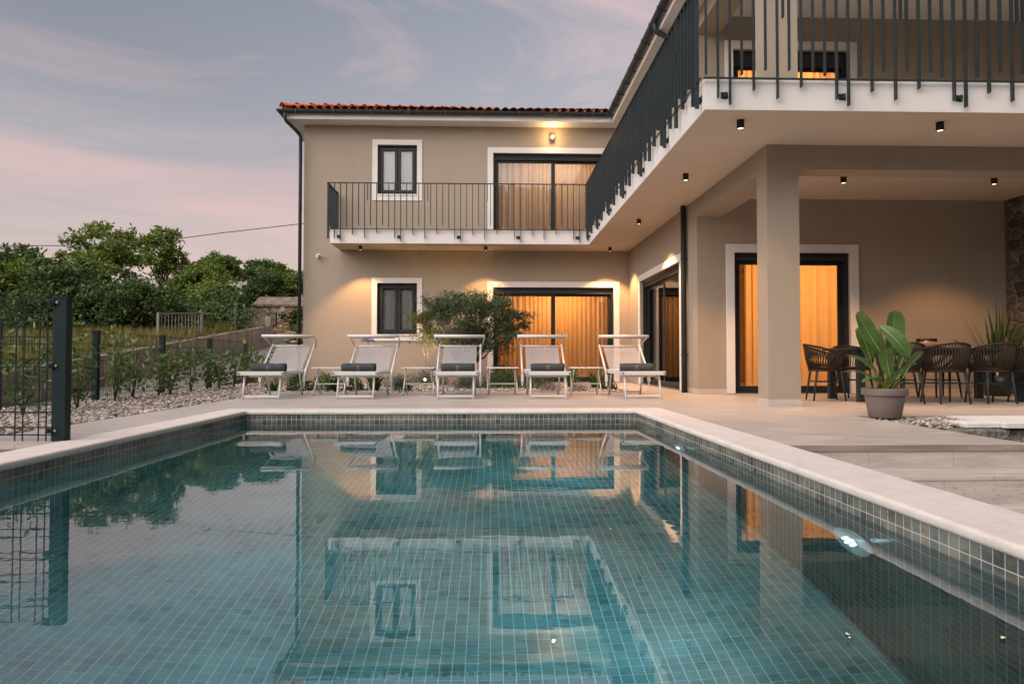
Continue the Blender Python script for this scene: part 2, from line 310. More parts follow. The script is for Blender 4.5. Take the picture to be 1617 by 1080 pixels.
M_bark = noisy('bark', (.07, .05, .035), (.14, .11, .08), 12, .95, 1, 25, .03, stretch=(1, 1, .3))
M_banana = mat('broad_leaf', (.06, .14, .03), .42); n = NT(M_banana)
ri = n.new('ShaderNodeNewGeometry').outputs['Position']
c = n.ramp(n.noise(6, 4, .6, ri), [(.3, (.060, .125, .030)), (.55, (.105, .19, .048)), (.8, (.16, .25, .07))])
n.base(c); wv = n.new('ShaderNodeTexWave', {'Scale': 26.0, 'Distortion': 1.5}, bands_direction='DIAGONAL'); n.link(ri, wv.inputs['Vector']); n.bump(wv.outputs['Fac'], .45, .004); c = n.mix(n.math('MULTIPLY', wv.outputs['Fac'], .35), c, (.045, .10, .028)); n.base(c)
tl = n.new('ShaderNodeBsdfTranslucent'); n.link(c, tl.inputs[0]); mx = n.new('ShaderNodeMixShader', {0: .3}); n.link(n.b.outputs[0], mx.inputs[1]); n.link(tl.outputs[0], mx.inputs[2]); n.link(mx.outputs[0], n.o.inputs[0])
M_midrib = mat('leaf_midrib', (.20, .30, .10), .5)
M_yellowleaf = mat('yellowing_leaf', (.32, .34, .04), .5)
M_wire = mat('cable_rubber', (.012, .012, .012), .6)
M_fadedmetal = noisy('weathered_iron', (.12, .125, .11), (.22, .21, .18), 20, .8, .2)

# ------------------------------------------------------------------ mesh helpers
ORG = {}
def root_loc(o):
    while o.parent: o = o.parent
    return ORG.get(o.name, Vector((0, 0, 0)))
def finish(me, name, m, parent, smooth):
    o = bpy.data.objects.new(name, me); COL.objects.link(o)
    if m: me.materials.append(m)
    if parent is not None: o.parent = parent
    if smooth: me.shade_smooth()
    return o
class MB:
    """collects shapes and links them as one mesh object; coordinates are the world's for single things, local for prototypes"""
    def __init__(s): s.v = []; s.f = []
    def add(s, vs, fs):
        k = len(s.v); s.v += [tuple(v) for v in vs]; s.f += [tuple(i + k for i in f) for f in fs]; return s
    def box(s, x0, x1, y0, y1, z0, z1):
        x0, x1 = sorted((x0, x1)); y0, y1 = sorted((y0, y1)); z0, z1 = sorted((z0, z1))
        return s.add([(x, y, z) for x in (x0, x1) for y in (y0, y1) for z in (z0, z1)],
                     [(0, 1, 3, 2), (4, 6, 7, 5), (0, 4, 5, 1), (2, 3, 7, 6), (0, 2, 6, 4), (1, 5, 7, 3)])
    def bar(s, a, b, w, h=None, up=(0, 0, 1)):
        a = Vector(a); b = Vector(b); d = (b - a).normalized(); h = h or w; up = Vector(up)
        if abs(d.dot(up)) > .95: up = Vector((0, 1, 0))
        x = d.cross(up).normalized(); y = x.cross(d)
        q = [(p + x * sx * w / 2 + y * sy * h / 2) for p in (a, b) for sx, sy in ((-1, -1), (1, -1), (1, 1), (-1, 1))]
        return s.add(q, [(3, 2, 1, 0), (4, 5, 6, 7), (0, 1, 5, 4), (1, 2, 6, 5), (2, 3, 7, 6), (3, 0, 4, 7)])
    def tube(s, pts, r, n=8, cap=True):
        pts = [Vector(p) for p in pts]; rs = r if isinstance(r, (list, tuple)) else [r] * len(pts)
        vs = []; ref = None
        for i, p in enumerate(pts):
            d = (pts[min(i + 1, len(pts) - 1)] - pts[max(i - 1, 0)]).normalized()
            if ref is None: ref = Vector((0, 0, 1)) if abs(d.z) < .9 else Vector((1, 0, 0))
            x = d.cross(ref).normalized(); y = d.cross(x).normalized(); ref = -y if False else ref
            if abs(d.dot(ref)) > .97: x = d.cross(Vector((1, 0, .1))).normalized(); y = d.cross(x).normalized()
            vs += [p + (x * math.cos(2 * math.pi * k / n) + y * math.sin(2 * math.pi * k / n)) * rs[i] for k in range(n)]
        fs = [(i * n + k, i * n + (k + 1) % n, (i + 1) * n + (k + 1) % n, (i + 1) * n + k) for i in range(len(pts) - 1) for k in range(n)]
        if cap: fs += [tuple(range(n - 1, -1, -1)), tuple((len(pts) - 1) * n + k for k in range(n))]
        return s.add(vs, fs)
    def lathe(s, prof, c=(0, 0, 0), n=28):
        vs = [(c[0] + r * math.cos(2 * math.pi * k / n), c[1] + r * math.sin(2 * math.pi * k / n), c[2] + z) for r, z in prof for k in range(n)]
        fs = [(i * n + k, i * n + (k + 1) % n, (i + 1) * n + (k + 1) % n, (i + 1) * n + k) for i in range(len(prof) - 1) for k in range(n)]
        return s.add(vs, fs)
    def quad(s, *p): return s.add(p, [tuple(range(len(p)))])
    def build(s, name, m, parent=None, bevel=0, smooth=False, seg=2, world=True):
        me = bpy.data.meshes.new(name)
        off = root_loc(parent) if (parent is not None and world) else Vector((0, 0, 0))
        me.from_pydata([tuple(Vector(v) - off) for v in s.v], [], s.f)
        bm = bmesh.new(); bm.from_mesh(me); bmesh.ops.recalc_face_normals(bm, faces=bm.faces); bm.to_mesh(me); bm.free()
        o = finish(me, name, m, parent, smooth)
        if bevel:
            b = o.modifiers.new('bevel', 'BEVEL'); b.width = bevel; b.segments = seg; b.limit_method = 'ANGLE'; b.angle_limit = R(40)
        return o
def nmesh(name, V, F, m, parent=None, smooth=False, world=True):
    V = np.asarray(V, dtype=np.float64); F = np.asarray(F, dtype=np.int32)
    if parent is not None and world: V = V - np.array(root_loc(parent))
    me = bpy.data.meshes.new(name); k = F.shape[1]
    me.vertices.add(len(V)); me.vertices.foreach_set('co', V.astype(np.float32).ravel())
    me.loops.add(F.size); me.loops.foreach_set('vertex_index', F.ravel())
    me.polygons.add(len(F)); me.polygons.foreach_set('loop_start', np.arange(0, F.size, k, dtype=np.int32))
    me.update(calc_edges=True); me.validate()
    return finish(me, name, m, parent, smooth)
def tag(o, label=None, cat=None, group=None, kind=None):
    if label: o['label'] = label
    if cat: o['category'] = cat
    if group: o['group'] = group
    if kind: o['kind'] = kind
    return o
def thing(name, loc, label, cat, group=None, rz=0):
    o = bpy.data.objects.new(name, None); COL.objects.link(o); o.empty_display_size = .1
    ORG[o.name] = Vector(loc); o.location = loc; o.rotation_euler = (0, 0, rz); return tag(o, label, cat, group)
def copy_tree(o, parent=None):
    c = o.copy(); COL.objects.link(c); c.parent = parent
    for ch in list(o.children): copy_tree(ch, c)
    return c
def struct(mb, name, m, **k): return tag(mb.build(name, m, **k), kind='structure')

def leaves(cent, length, width, up=.25, droop=0, rr=rng):
    """one folded rhombic leaf per centre, random direction"""
    N = len(cent); d = rr.normal(size=(N, 3)); d[:, 2] = d[:, 2] * .7 + up; d /= np.linalg.norm(d, axis=1)[:, None]
    a = rr.normal(size=(N, 3)); s = np.cross(d, a); s /= np.linalg.norm(s, axis=1)[:, None]
    Lh = (length * rr.uniform(.6, 1.25, N))[:, None]; Wh = (width * rr.uniform(.6, 1.2, N))[:, None]
    V = np.stack([cent, cent + d * Lh * .45 + s * Wh * .5, cent + d * Lh, cent + d * Lh * .45 - s * Wh * .5], 1).reshape(-1, 3)
    F = np.arange(4 * N).reshape(N, 4); return V, F

# ------------------------------------------------------------------ terrain, lane, decks
def lane_z(y): return -.3 + .0955 * (min(max(y, 2), 45) - 12)
def field_z(y): return .33 + .104 * (min(max(y, 6), 45) - 12)
def ground_h(x, y):
    if y > 26.8 and x > -12.6: return lane_z(y) + (.0 if x < -8.5 else -.03)
    if x < -8.55: return field_z(y) + .05 * math.sin(x * .7) * math.sin(y * .9) * min(1, (-8.55 - x) / 2)
    if x < -5.95: return lane_z(y) - .03
    if x < -4.7 and y > 17.2: return lane_z(y) - .03
    return -.5
xs = [-900, -300, -120, -60, -40, -30, -25, -20, -17, -14, -12, -10.5, -9.4, -8.6, -8.5, -7.5, -6.5, -6.0, -5.9, -5.2, -4.75, -4.65, -3.3, 2.1, 2.4, 6, 14, 30, 80, 300, 900]
ys = [-600, -200, -60, -20, -8, -1.8, 2, 4, 6, 8.2, 9, 10, 12, 14, 16, 17.15, 17.3, 19, 21, 24, 27, 30, 34, 38, 45, 60, 100, 250, 900]
g = MB(); idx = {}
for i, x in enumerate(xs):
    for j, y in enumerate(ys): idx[i, j] = len(g.v); g.v.append((x, y, ground_h(x, y)))
for i in range(len(xs) - 1):
    for j in range(len(ys) - 1):
        if -3.31 < (xs[i] + xs[i + 1]) / 2 < 2.11 and -1.81 < (ys[j] + ys[j + 1]) / 2 < 8.21: continue
        g.f.append((idx[i, j], idx[i + 1, j], idx[i + 1, j + 1], idx[i, j + 1]))
struct(g, 'ground', M_ground)
g = MB()
for y0, y1 in ((2, 6), (6, 10), (10, 14), (14, 18), (18, 22), (22, 26), (26, 30), (30, 36)):
    xr = -5.92 if y0 < 18 else -4.72
    g.quad((-8.42, y0, lane_z(y0)), (xr, y0, lane_z(y0)), (xr, y1, lane_z(y1)), (-8.42, y1, lane_z(y1)))
struct(g, 'lane', M_asphalt)

# pool shell: inner faces with UVs in metres
PX0, PX1, PY0, PY1, PZ, PT = -2.80, 1.70, -1.5, 7.90, -1.61, -.042
me = bpy.data.meshes.new('pool_basin')
vs = [(PX0, PY0, PT), (PX1, PY0, PT), (PX1, PY1, PT), (PX0, PY1, PT), (PX0, PY0, PZ), (PX1, PY0, PZ), (PX1, PY1, PZ), (PX0, PY1, PZ)]
fs = [(4, 5, 6, 7), (7, 6, 2, 3), (6, 5, 1, 2), (4, 7, 3, 0), (5, 4, 0, 1)]
me.from_pydata(vs, [], fs); uv = me.uv_layers.new(name='UVMap')
for pi, pl in enumerate(me.polygons):
    for li in pl.loop_indices:
        v = vs[me.loops[li].vertex_index]
        q = (v[0], v[1]) if pi == 0 else ((v[0], v[2] + .042) if pi in (1, 4) else (v[1] + .0, v[2] + .042))
        uv.data[li].uv = (q[0] + 10.0, q[1] + 10.0)
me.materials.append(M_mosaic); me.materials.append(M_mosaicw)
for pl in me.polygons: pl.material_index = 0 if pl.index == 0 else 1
tag(finish(me, 'pool_basin', None, None, False), kind='structure')
w = MB().box(PX0 - .1, PX1 + .1, PY0 - .1, PY1 + .1, PZ - .1, -.13)
struct(w, 'pool_water', M_water)
# shell body behind the tiles, under the coping
c = MB()
def ring(mb, i, o, z0, z1):     # i, o = inner/outer overhang distances
    (a0, a1, b0, b1), (c0, c1, d0, d1) = i, o
    mb.box(c0, a0, d0, d1, z0, z1); mb.box(a1, c1, d0, d1, z0, z1); mb.box(a0, a1, b1, d1, z0, z1); mb.box(a0, a1, d0, b0, z0, z1)
struct(MB().add([(PX0 + .02, PY0, -.041), (PX1 - .02, PY0, -.041), (PX1 - .02, PY1 - .02, -.041), (PX0 + .02, PY1 - .02, -.041),
                 (-3.12, PY0, -.041), (2.06, PY0, -.041), (2.06, 8.25, -.041), (-3.12, 8.25, -.041),
                 (PX0 + .02, PY0, .004), (PX1 - .02, PY0, .004), (PX1 - .02, PY1 - .02, .004), (PX0 + .02, PY1 - .02, .004),
                 (-3.12, PY0, .004), (2.06, PY0, .004), (2.06, 8.25, .004), (-3.12, 8.25, .004)],
                [(1, 5, 6, 2), (2, 6, 7, 3), (3, 7, 4, 0), (9, 10, 14, 13), (10, 11, 15, 14), (11, 8, 12, 15),
                 (1, 2, 10, 9), (2, 3, 11, 10), (3, 0, 8, 11), (5, 13, 14, 6), (6, 14, 15, 7), (7, 15, 12, 4), (0, 4, 12, 8), (1, 9, 13, 5)]),
       'pool_coping', M_coping, bevel=.018, seg=4)
ss = MB().box(1.80, 2.04, PY0, 7.95, -.6, -.043).box(-3.10, -2.90, PY0, 7.95, -.6, -.043)
struct(ss, 'pool_surround', M_riser)
d = MB()
for x0, x1, y0, y1 in ((-3.80, -3.122, 4.93, 8.252), (-3.80, 12, 8.252, 11.38), (-3.80, 3.46, 11.38, 12.25), (2.58, 3.46, 12.25, 17.04),
                       (2.062, 3.80, 4.66, 8.252), (3.80, 12, 7.02, 8.252)):
    d.box(x0, x1, y0, y1, -.04, 0)
struct(d, 'terrace_paving', M_deck)
d = MB().box(2.062, 3.78, 4.69, 7.0, -.6, -.041).box(2.062, 3.78, 4.345, 4.69, -.6, -.185).box(2.062, 3.78, 3.9, 4.345, -.6, -.36)
d.box(-3.78, -3.13, 4.96, 8.25, -.6, -.041).box(-5.9, -3.12, 3.2, 4.95, -.5, -.17)
struct(d, 'step_base', M_riser)
# stair treads
st = MB().box(2.062, 3.80, 4.33, 4.675, -.184, -.163).box(2.062, 3.80, 3.2, 4.345, -.359, -.335)
struct(st, 'stair_treads', M_deck)
rs = MB()
for yy, z0, z1 in ((4.672, -.163, -.041), (4.336, -.335, -.185)):
    x = 2.066
    for x2 in (2.62, 3.22, 3.79) if yy > 4.5 else (2.93, 3.53, 3.79):
        rs.box(x, x2 - .0022, yy, yy + .02, z0 + .0005, z1); x = x2
struct(rs, 'stair_risers', M_riser)
struct(MB().box(3.82, 12, 2.0, 6.2, -.62, -.55), 'lower_path', M_riser)
# gravel beds under the pebbles
gb = MB().box(-5.93, -3.80, 4.93, 17.04, -.5, -.035).box(-3.80, 2.58, 12.25, 17.04, -.5, -.035).box(-5.93, -4.66, 17.04, 17.6, -.5, -.035)
struct(gb, 'gravel_bed', M_soilg)
ico = bmesh.new(); bmesh.ops.create_icosphere(ico, subdivisions=1, radius=1); IV = np.array([v.co[:] for v in ico.verts]); IF = np.array([[v.index for v in f.verts] for f in ico.faces]); ico.free()
def pebbles(name, P, size, label=None, kind='stuff', m=None):
    N = len(P); sc = size * rng.uniform(.55, 1.35, (N, 1)) * np.stack([rng.uniform(.9, 1.5, N), rng.uniform(.7, 1.1, N), rng.uniform(.4, .7, N)], 1)
    th = rng.uniform(0, 6.28, N); jit = 1 + rng.normal(0, .10, (N, len(IV), 1))
    V = IV[None] * jit * sc[:, None]; ti = rng.normal(0, .25, N)
    V[..., 2] += V[..., 0] * ti[:, None]
    c, s_ = np.cos(th)[:, None], np.sin(th)[:, None]
    X = V[..., 0] * c - V[..., 1] * s_; Y = V[..., 0] * s_ + V[..., 1] * c
    V = np.stack([X, Y, V[..., 2]], -1) + P[:, None]
    F = (IF[None] + (np.arange(N) * len(IV))[:, None, None]).reshape(-1, 3)
    return tag(nmesh(name, V.reshape(-1, 3), F, m or M_pebble, None, False), label, 'gravel', kind=kind)
def spread(n, x0, x1, y0, y1, z, zs=.012): return np.stack([rng.uniform(x0, x1, n), rng.uniform(y0, y1, n), z + rng.uniform(0, zs, n)], 1)
P = np.concatenate([spread(9500, -5.9, -3.83, 4.95, 9, -.028, .03), spread(7000, -5.9, -3.83, 9, 17.0, -.028, .03), spread(9000, -3.83, 2.55, 12.28, 17.0, -.028, .025)])
pebbles('gravel', P, .024, 'pale river pebbles covering the beds beside the fence and behind the loungers')
# dry grass on the field beyond the concrete wall
def grass(name, n, x0, x1, y0, y1, hfun, h, wd, m, label):
    x = rng.uniform(x0, x1, n); y = rng.uniform(y0, y1, n); z = np.array([hfun(a, b) for a, b in zip(x, y)]) - .02
    H = h * rng.uniform(.5, 1.3, n); a = rng.uniform(0, 6.28, n); lx, ly = np.cos(a), np.sin(a); b = rng.normal(0, .25, (n, 2)) * H[:, None]
    B = np.stack([x, y, z], 1); w_ = (wd * rng.uniform(.6, 1.3, n))
    dv = np.stack([lx * w_, ly * w_, 0 * x], 1); T = B + np.stack([b[:, 0], b[:, 1], H], 1); Mi = B + np.stack([b[:, 0] * .3, b[:, 1] * .3, H * .6], 1)
    V = np.stack([B - dv, B + dv, Mi + dv * .7, Mi - dv * .7, T + dv * .12, T - dv * .12], 1).reshape(-1, 3)
    k = (np.arange(n) * 6)[:, None]
    F = np.concatenate([k + np.array([0, 1, 2, 3]), k + np.array([3, 2, 4, 5])])
    return tag(nmesh(name, V, F, m), label, 'grass', kind='stuff')
grass('dry_grass', 26000, -17, -8.65, 9, 24, ground_h, .32, .008, M_straw, 'tall yellow dry grass on the field above the concrete wall')
grass('field_grass', 6000, -32, -13, 24, 36, ground_h, .55, .014, M_straw, 'yellow green grass growing under the trees')

# ------------------------------------------------------------------ the villa
V_ = thing('villa', (0, 17.06, 0), 'beige two storey villa with white window surrounds, long balconies and tiled roof', 'house')
FY, WX, BY, SZ, SF, EZ = 17.06, 3.48, 11.38, 3.30, 3.62, 6.42
FX0 = -4.655
class Frame:
    """wall frame: u along the wall, v up, w outward"""
    def __init__(s, O, U, N): s.O = Vector(O); s.U = Vector(U); s.N = Vector(N)
    def p(s, u, v, w): q = s.O + s.U * u + s.N * w; return (q.x, q.y, q.z + v)
    def box(s, mb, u0, u1, v0, v1, w0, w1):
        a = s.p(u0, v0, w0); b = s.p(u1, v1, w1); return mb.box(a[0], b[0], a[1], b[1], a[2], b[2])
def wall(mb, F, u0, u1, v0, v1, th, holes):
    us = sorted({u0, u1, *[h[0] for h in holes], *[h[1] for h in holes]}); vs = sorted({v0, v1, *[h[2] for h in holes], *[h[3] for h in holes]})
    for vi in range(len(vs) - 1):
        run = None
        for ui in range(len(us) - 1):
            c = ((us[ui] + us[ui + 1]) / 2, (vs[vi] + vs[vi + 1]) / 2)
            hole = any(h[0] < c[0] < h[1] and h[2] < c[1] < h[3] for h in holes)
            if not hole: run = (run[0], us[ui + 1]) if run else (us[ui], us[ui + 1])
            if hole and run: F.box(mb, run[0], run[1], vs[vi], vs[vi + 1], -th, 0); run = None
        if run: F.box(mb, run[0], run[1], vs[vi], vs[vi + 1], -th, 0)
FF = Frame((0, FY, 0), (1, 0, 0), (0, -1, 0))       # facade
FW = Frame((WX, 0, 0), (0, 1, 0), (-1, 0, 0))       # wing side wall
FB = Frame((0, BY, 0), (1, 0, 0), (0, -1, 0))       # back wall of the covered terrace
# openings: outer edge of the white surround (u0,u1,v0,v1), inner opening
win1 = (-2.83, -1.84, 1.17, 2.475); win2 = (-2.83, -1.85, 4.67, 5.94)
dr1 = (.06, 3.09, .012, 2.38); dr2 = (.06, 3.09, SF + .01, 5.76)
drw = (12.42, 15.77, .012, 2.385)
drb = (4.11, 6.10, .012, 2.39); drbu = (4.115, 6.11, SF + .01, 5.86)
mb = MB(); wall(mb, FF, FX0, WX - .002, -.5, EZ, .28, [win1, win2, dr1, dr2])
mb.box(FX0, FX0 + .28, FY + .28, 26.5, -.5, EZ).box(FX0, 12, 26.5, 26.8, -.5, EZ)
mb.build('facade_wall', M_plaster, V_)
mb = MB(); wall(mb, FW, BY, FY, -.5, EZ, .28, [drw]); mb.build('wing_side_wall', M_plaster, V_)
mb = MB(); wall(mb, FB, WX + .281, 12, -.5, EZ, .28, [drb, drbu]); mb.box(11.7, 12, BY + .28, 26.5, -.5, EZ); mb.build('terrace_back_wall', M_plaster, V_)
# storey slab and balcony
mb = MB().box(-3.735, 2.325, 16.0, FY - .002, SZ, SF).box(2.325, WX - .002, 7.26, FY - .002, SZ, SF).box(WX - .002, 12, 7.26, BY - .002, SZ, SF)
slab = mb.build('balcony_slab', M_soffit, V_)
mb = MB().box(-3.75, 2.312, 15.985, 15.999, SZ - .012, SF + .012).box(-3.75, -3.736, 16.0, FY - .003, SZ - .012, SF + .012)
mb.box(2.311, 2.3245, 7.26, 15.984, SZ - .012, SF + .012).box(2.311, 12, 7.246, 7.259, SZ - .012, SF + .012)
mb.build('white_fascia', M_white, V_)
mb = MB().box(-3.736, 2.325, 15.999, 16.06, SF + .001, SF + .013).box(2.3245, 2.39, 7.26, 15.998, SF + .001, SF + .013).box(2.39, 12, 7.259, 7.32, SF + .001, SF + .013)
mb.build('balcony_edge_strip', M_white, V_)
# columns and beams (lower, upper)
CY0, CY1 = 8.46, 8.79
mb = MB()
for (z0, z1, zb) in ((0.001, SZ - .001, 2.99), (SF + .001, EZ + .0, 6.12)):
    mb.box(WX, WX + .41, CY0, CY1, z0, zb)
    mb.box(8.9, 9.3, CY0, CY1, z0, zb)
    mb.box(WX, 12, CY0, CY1, zb, z1)
    mb.box(WX, WX + .41, CY1, BY - .001, zb, z1)
mb.build('column', M_plaster, V_)
for q in ((WX - .012, WX + .422, CY0 - .012, CY1 + .012), (6.31, 8.8, BY - .013, BY)): MB().box(*q, .001, .09).build('skirting', M_skirt, V_)
mb = MB().box(WX + .2825, 3.96, BY - .013, BY, .001, .09).box(WX - .013, WX - .001, BY, 12.25, .001, .09).box(WX - .013, WX + .2825, BY - .013, BY - .0005, .001, .09)
mb.build('skirting', M_skirt, V_)
mb = MB().box(8.80, 9.2, CY1 + .002, BY - .002, .002, SZ - .002); mb.build('stone_pier', M_stone, V_)

# eaves: white box soffit, then gutter
OX0 = -5.02; OY = 16.62; OXW = 3.0; OYW = 8.02
mb = MB().box(OX0, OXW, OY, 27.1, EZ + .001, EZ + .183).box(OXW, 12.6, OYW, 27.1, EZ + .001, EZ + .183)
mb.build('eaves', M_white, V_)
def gutter(pts, name='gutter'):
    mb = MB(); r = .072; n = 9
    P = [Vector(p) for p in pts]; rows = []
    for i, p in enumerate(P):
        if i == 0: d0 = d1 = (P[1] - P[0]).normalized()
        elif i == len(P) - 1: d0 = d1 = (P[-1] - P[-2]).normalized()
        else: d0 = (P[i] - P[i - 1]).normalized(); d1 = (P[i + 1] - P[i]).normalized()
        n0 = Vector((d0.y, -d0.x, 0)); n1 = Vector((d1.y, -d1.x, 0)); nn = (n0 + n1); nn = nn / (nn.length ** 2 / 2) if nn.length else n0
        row = []
        for k in range(n + 1):
            a = math.pi * k / n; row.append(p + nn * (math.cos(a) * r) + Vector((0, 0, -math.sin(a) * r * 1.15)))
        for k in range(n, -1, -1):
            a = math.pi * k / n; row.append(p + nn * (math.cos(a) * (r - .006)) + Vector((0, 0, -math.sin(a) * (r * 1.15 - .006))))
        rows.append(row)
    m_ = len(rows[0])
    for row in rows: mb.v += [tuple(q) for q in row]
    for i in range(len(rows) - 1):
        for k in range(m_): mb.f.append((i * m_ + k, i * m_ + (k + 1) % m_, (i + 1) * m_ + (k + 1) % m_, (i + 1) * m_ + k))
    for e in (0, len(rows) - 1): mb.f.append(tuple(e * m_ + k for k in range(n + 1)))
    return mb
GZ = EZ + .19
gm = gutter([(OX0 - .085, 26.9, GZ), (OX0 - .085, OY - .085, GZ), (OXW - .085, OY - .085, GZ), (OXW - .085, OYW - .085, GZ), (12, OYW - .085, GZ)])
gut = gm.build('gutter', M_dark, V_)
y = OYW + .3
while y < OY - .2: gb_ = MB(); gb_.box(OXW - .165, OXW - .002, y, y + .03, GZ - .09, GZ - .075); gb_.box(OXW - .168, OXW - .162, y, y + .03, GZ - .09, GZ + .01); gb_.build('gutter_bracket', M_dark, gut); y += .62
x = OX0 + .3
while x < OXW - .2: MB().box(x, x + .03, OY - .168, OY - .162, GZ - .09, GZ + .01).build('gutter_bracket', M_dark, gut); x += .9
# roof: barrel tiles in courses, hips, dark underlay
SL = .355
def slope(mb, und, ua, va, O, umin, umax, vmaxf, r=.075, pitch=.205, course=.36, vmin_f=None):
    """barrel tiles on one roof slope; u along the eave, v up the slope in plan"""
    ua = Vector(ua); va = Vector(va); O = Vector(O); rr = random.Random(3)
    u = umin + pitch / 2
    while u < umax:
        vm = vmaxf(u); v0 = vmin_f(u) if vmin_f else 0
        v = v0
        while v < vm - .05:
            v2 = min(v + course + .05, vm); r0, r1 = r * 1.08, r * .88; ring_ = []
            jit = rr.uniform(-.005, .005); tw = rr.uniform(-.006, .006)
            for (vv, rad, lift) in ((v - .02, r0, .026), (v2, r1, .0)):
                for k in range(6):
                    a = math.pi * k / 5
                    q = O + ua * (u + math.cos(a) * rad + (jit if vv < v else jit + tw)) + va * vv
                    ring_.append((q.x, q.y, q.z + SL * vv + math.sin(a) * rad + lift))
            mb.add(ring_, [(k, k + 1, 7 + k, 6 + k) for k in range(5)])
            v += course
        u += pitch
RZ = EZ + .215
mb = MB(); SX0 = OX0 - .06; SY0 = OY - .06
slope(mb, None, (1, 0, 0), (0, 1, 0), (0, SY0, RZ), SX0, 2.95, lambda u: min(5.3, u - SX0 + .02))
slope(mb, None, (0, 1, 0), (1, 0, 0), (SX0, 0, RZ), SY0, 27, lambda u: min(5.3, u - SY0 + .02, 27 - u + .02))
slope(mb, None, (0, 1, 0), (1, 0, 0), (OXW - .06, 0, RZ), OYW - .05, 16.5, lambda u: min(5.3, u - OYW + .05))
slope(mb, None, (1, 0, 0), (0, 1, 0), (0, OYW - .06, RZ), OXW - .05, 12.6, lambda u: min(5.3, u - OXW + .05))
roof = mb.build('roof', M_tile, V_)
mb = MB()                                          # hip and ridge caps
def hipcaps(a, b, n):
    a = Vector(a); b = Vector(b)
    for i in range(n):
        p = a.lerp(b, i / n); q = a.lerp(b, (i + 1.12) / n); d = (q - p).normalized(); s = d.cross(Vector((0, 0, 1))).normalized(); up = s.cross(d)
        ring_ = []
        for (pp, rad, l) in ((p, .12, .035), (q, .095, .0)):
            for k in range(7):
                an = math.pi * k / 6; ring_.append(pp + s * math.cos(an) * rad + up * (math.sin(an) * rad * .8 + l))
        mb.add(ring_, [(k, k + 1, 8 + k, 7 + k) for k in range(6)])
hipcaps((SX0 + .02, SY0 + .02, RZ + .04), (SX0 + 5.3, SY0 + 5.3, RZ + SL * 5.3 + .05), 19)
mb.build('hip_tiles', M_tile, roof); mb = MB()
hipcaps((OXW - .03, OYW - .03, RZ + .04), (OXW + 5.3, OYW + 5.3, RZ + SL * 5.3 + .05), 19)
mb.build('hip_tiles', M_tile, roof)
mb = MB(); a0, b0 = SX0 + .03, SY0 + .03; z0 = RZ - .025; z1 = z0 + SL * 5.3
mb.quad((a0, b0, z0), (OXW, b0, z0), (OXW + 5.3, b0 + 5.3, z1), (a0 + 5.3, b0 + 5.3, z1)); mb.quad((a0, b0, z0), (a0 + 5.3, b0 + 5.3, z1), (a0, b0 + 10.6, z0))
mb.quad((OXW, OYW, z0), (OXW + 5.3, OYW + 5.3, z1), (OXW + 5.3, b0 + 5.3, z1), (OXW, b0, z0)); mb.quad((OXW, OYW, z0), (13.6, OYW, z0), (OXW + 5.3, OYW + 5.3, z1))
mb.build('roof_deck', M_underroof, roof)
# downpipes
def pipe(pts, name='downpipe', r=.043):
    mb = MB(); mb.tube(pts, r, 12); return mb
dp = pipe([(-4.98, 16.53, GZ - .06), (-4.98, 16.53, GZ - .2), (-4.96, 16.56, GZ - .26), (-4.74, 16.84, GZ - .46), (-4.70, 16.90, GZ - .54), (-4.70, 16.90, 5.5), (-4.70, 16.90, -.1)]).build('downpipe', M_dark, V_, smooth=True)
for z in (.9, 2.6, 4.3, 5.5): MB().tube([(-4.70, 16.90, z), (-4.70, 16.90, z + .02)], .05, 12).box(-4.71, -4.69, 16.9, 17.06, z, z + .015).build('pipe_clamp', M_dark, dp)
dp = pipe([(OXW - .085, 11.9, GZ - .05), (OXW - .085, 11.9, GZ - .15), (OXW - .06, 11.9, GZ - .22), (3.34, 11.9, GZ - .42), (3.41, 11.9, GZ - .52), (3.41, 11.9, SF)], r=.048).build('downpipe', M_dark, V_, smooth=True)
dp = pipe([(3.41, 11.95, SZ - .001), (3.41, 11.95, 0)], r=.05).build('downpipe', M_dark, V_, smooth=True)
for z in (.65, 2.35): MB().tube([(3.41, 11.95, z), (3.41, 11.95, z + .02)], .058, 12).box(3.41, WX, 11.94, 11.955, z, z + .015).build('pipe_clamp', M_dark, dp)

# windows and doors
def surround(F, h, parent, d=.132, bottom=True, sill=True):
    u0, u1, v0, v1 = h; mb = MB(); w1 = .022
    F.box(mb, u0 - d, u1 + d, v1, v1 + d, .0, w1)
    b = v0 if bottom else v0 - .0
    F.box(mb, u0 - d, u0, b, v1, .0, w1); F.box(mb, u1, u1 + d, b, v1, .0, w1)
    if bottom: F.box(mb, u0 - d, u1 + d, v0 - d, v0, .0, w1)
    mb.build('surround', M_white, parent, bevel=.003)
    if sill: m2 = MB(); F.box(m2, u0 - .002, u1 + .002, v0 - .003, v0 + .03, -.14, .04); m2.build('sill', M_white, parent, bevel=.003)
def rim(F, mb, u0, u1, v0, v1, t, w0, w1):
    F.box(mb, u0, u1, v0, v0 + t, w0, w1); F.box(mb, u0, u1, v1 - t, v1, w0, w1)
    F.box(mb, u0, u0 + t, v0 + t, v1 - t, w0, w1); F.box(mb, u1 - t, u1, v0 + t, v1 - t, w0, w1)
def casement(F, h):
    u0, u1, v0, v1 = h; mb = MB(); rim(F, mb, u0, u1, v0 + .03, v1, .055, -.16, -.09)
    um = (u0 + u1) / 2; vb, vt = v0 + .085, v1 - .055
    fr = mb.build('window', M_frame, V_, bevel=.004)
    for a, b in ((u0 + .055, um), (um, u1 - .055)):
        m2 = MB(); rim(F, m2, a + .004, b - .004, vb, vt, .07, -.145, -.075); s = m2.build('sash', M_frame, fr, bevel=.005)
        m3 = MB(); F.box(m3, a + .07, b - .07, vb + .066, vt - .066, -.118, -.112); m3.build('pane', M_glass, fr)
    surround(F, h, fr); return fr
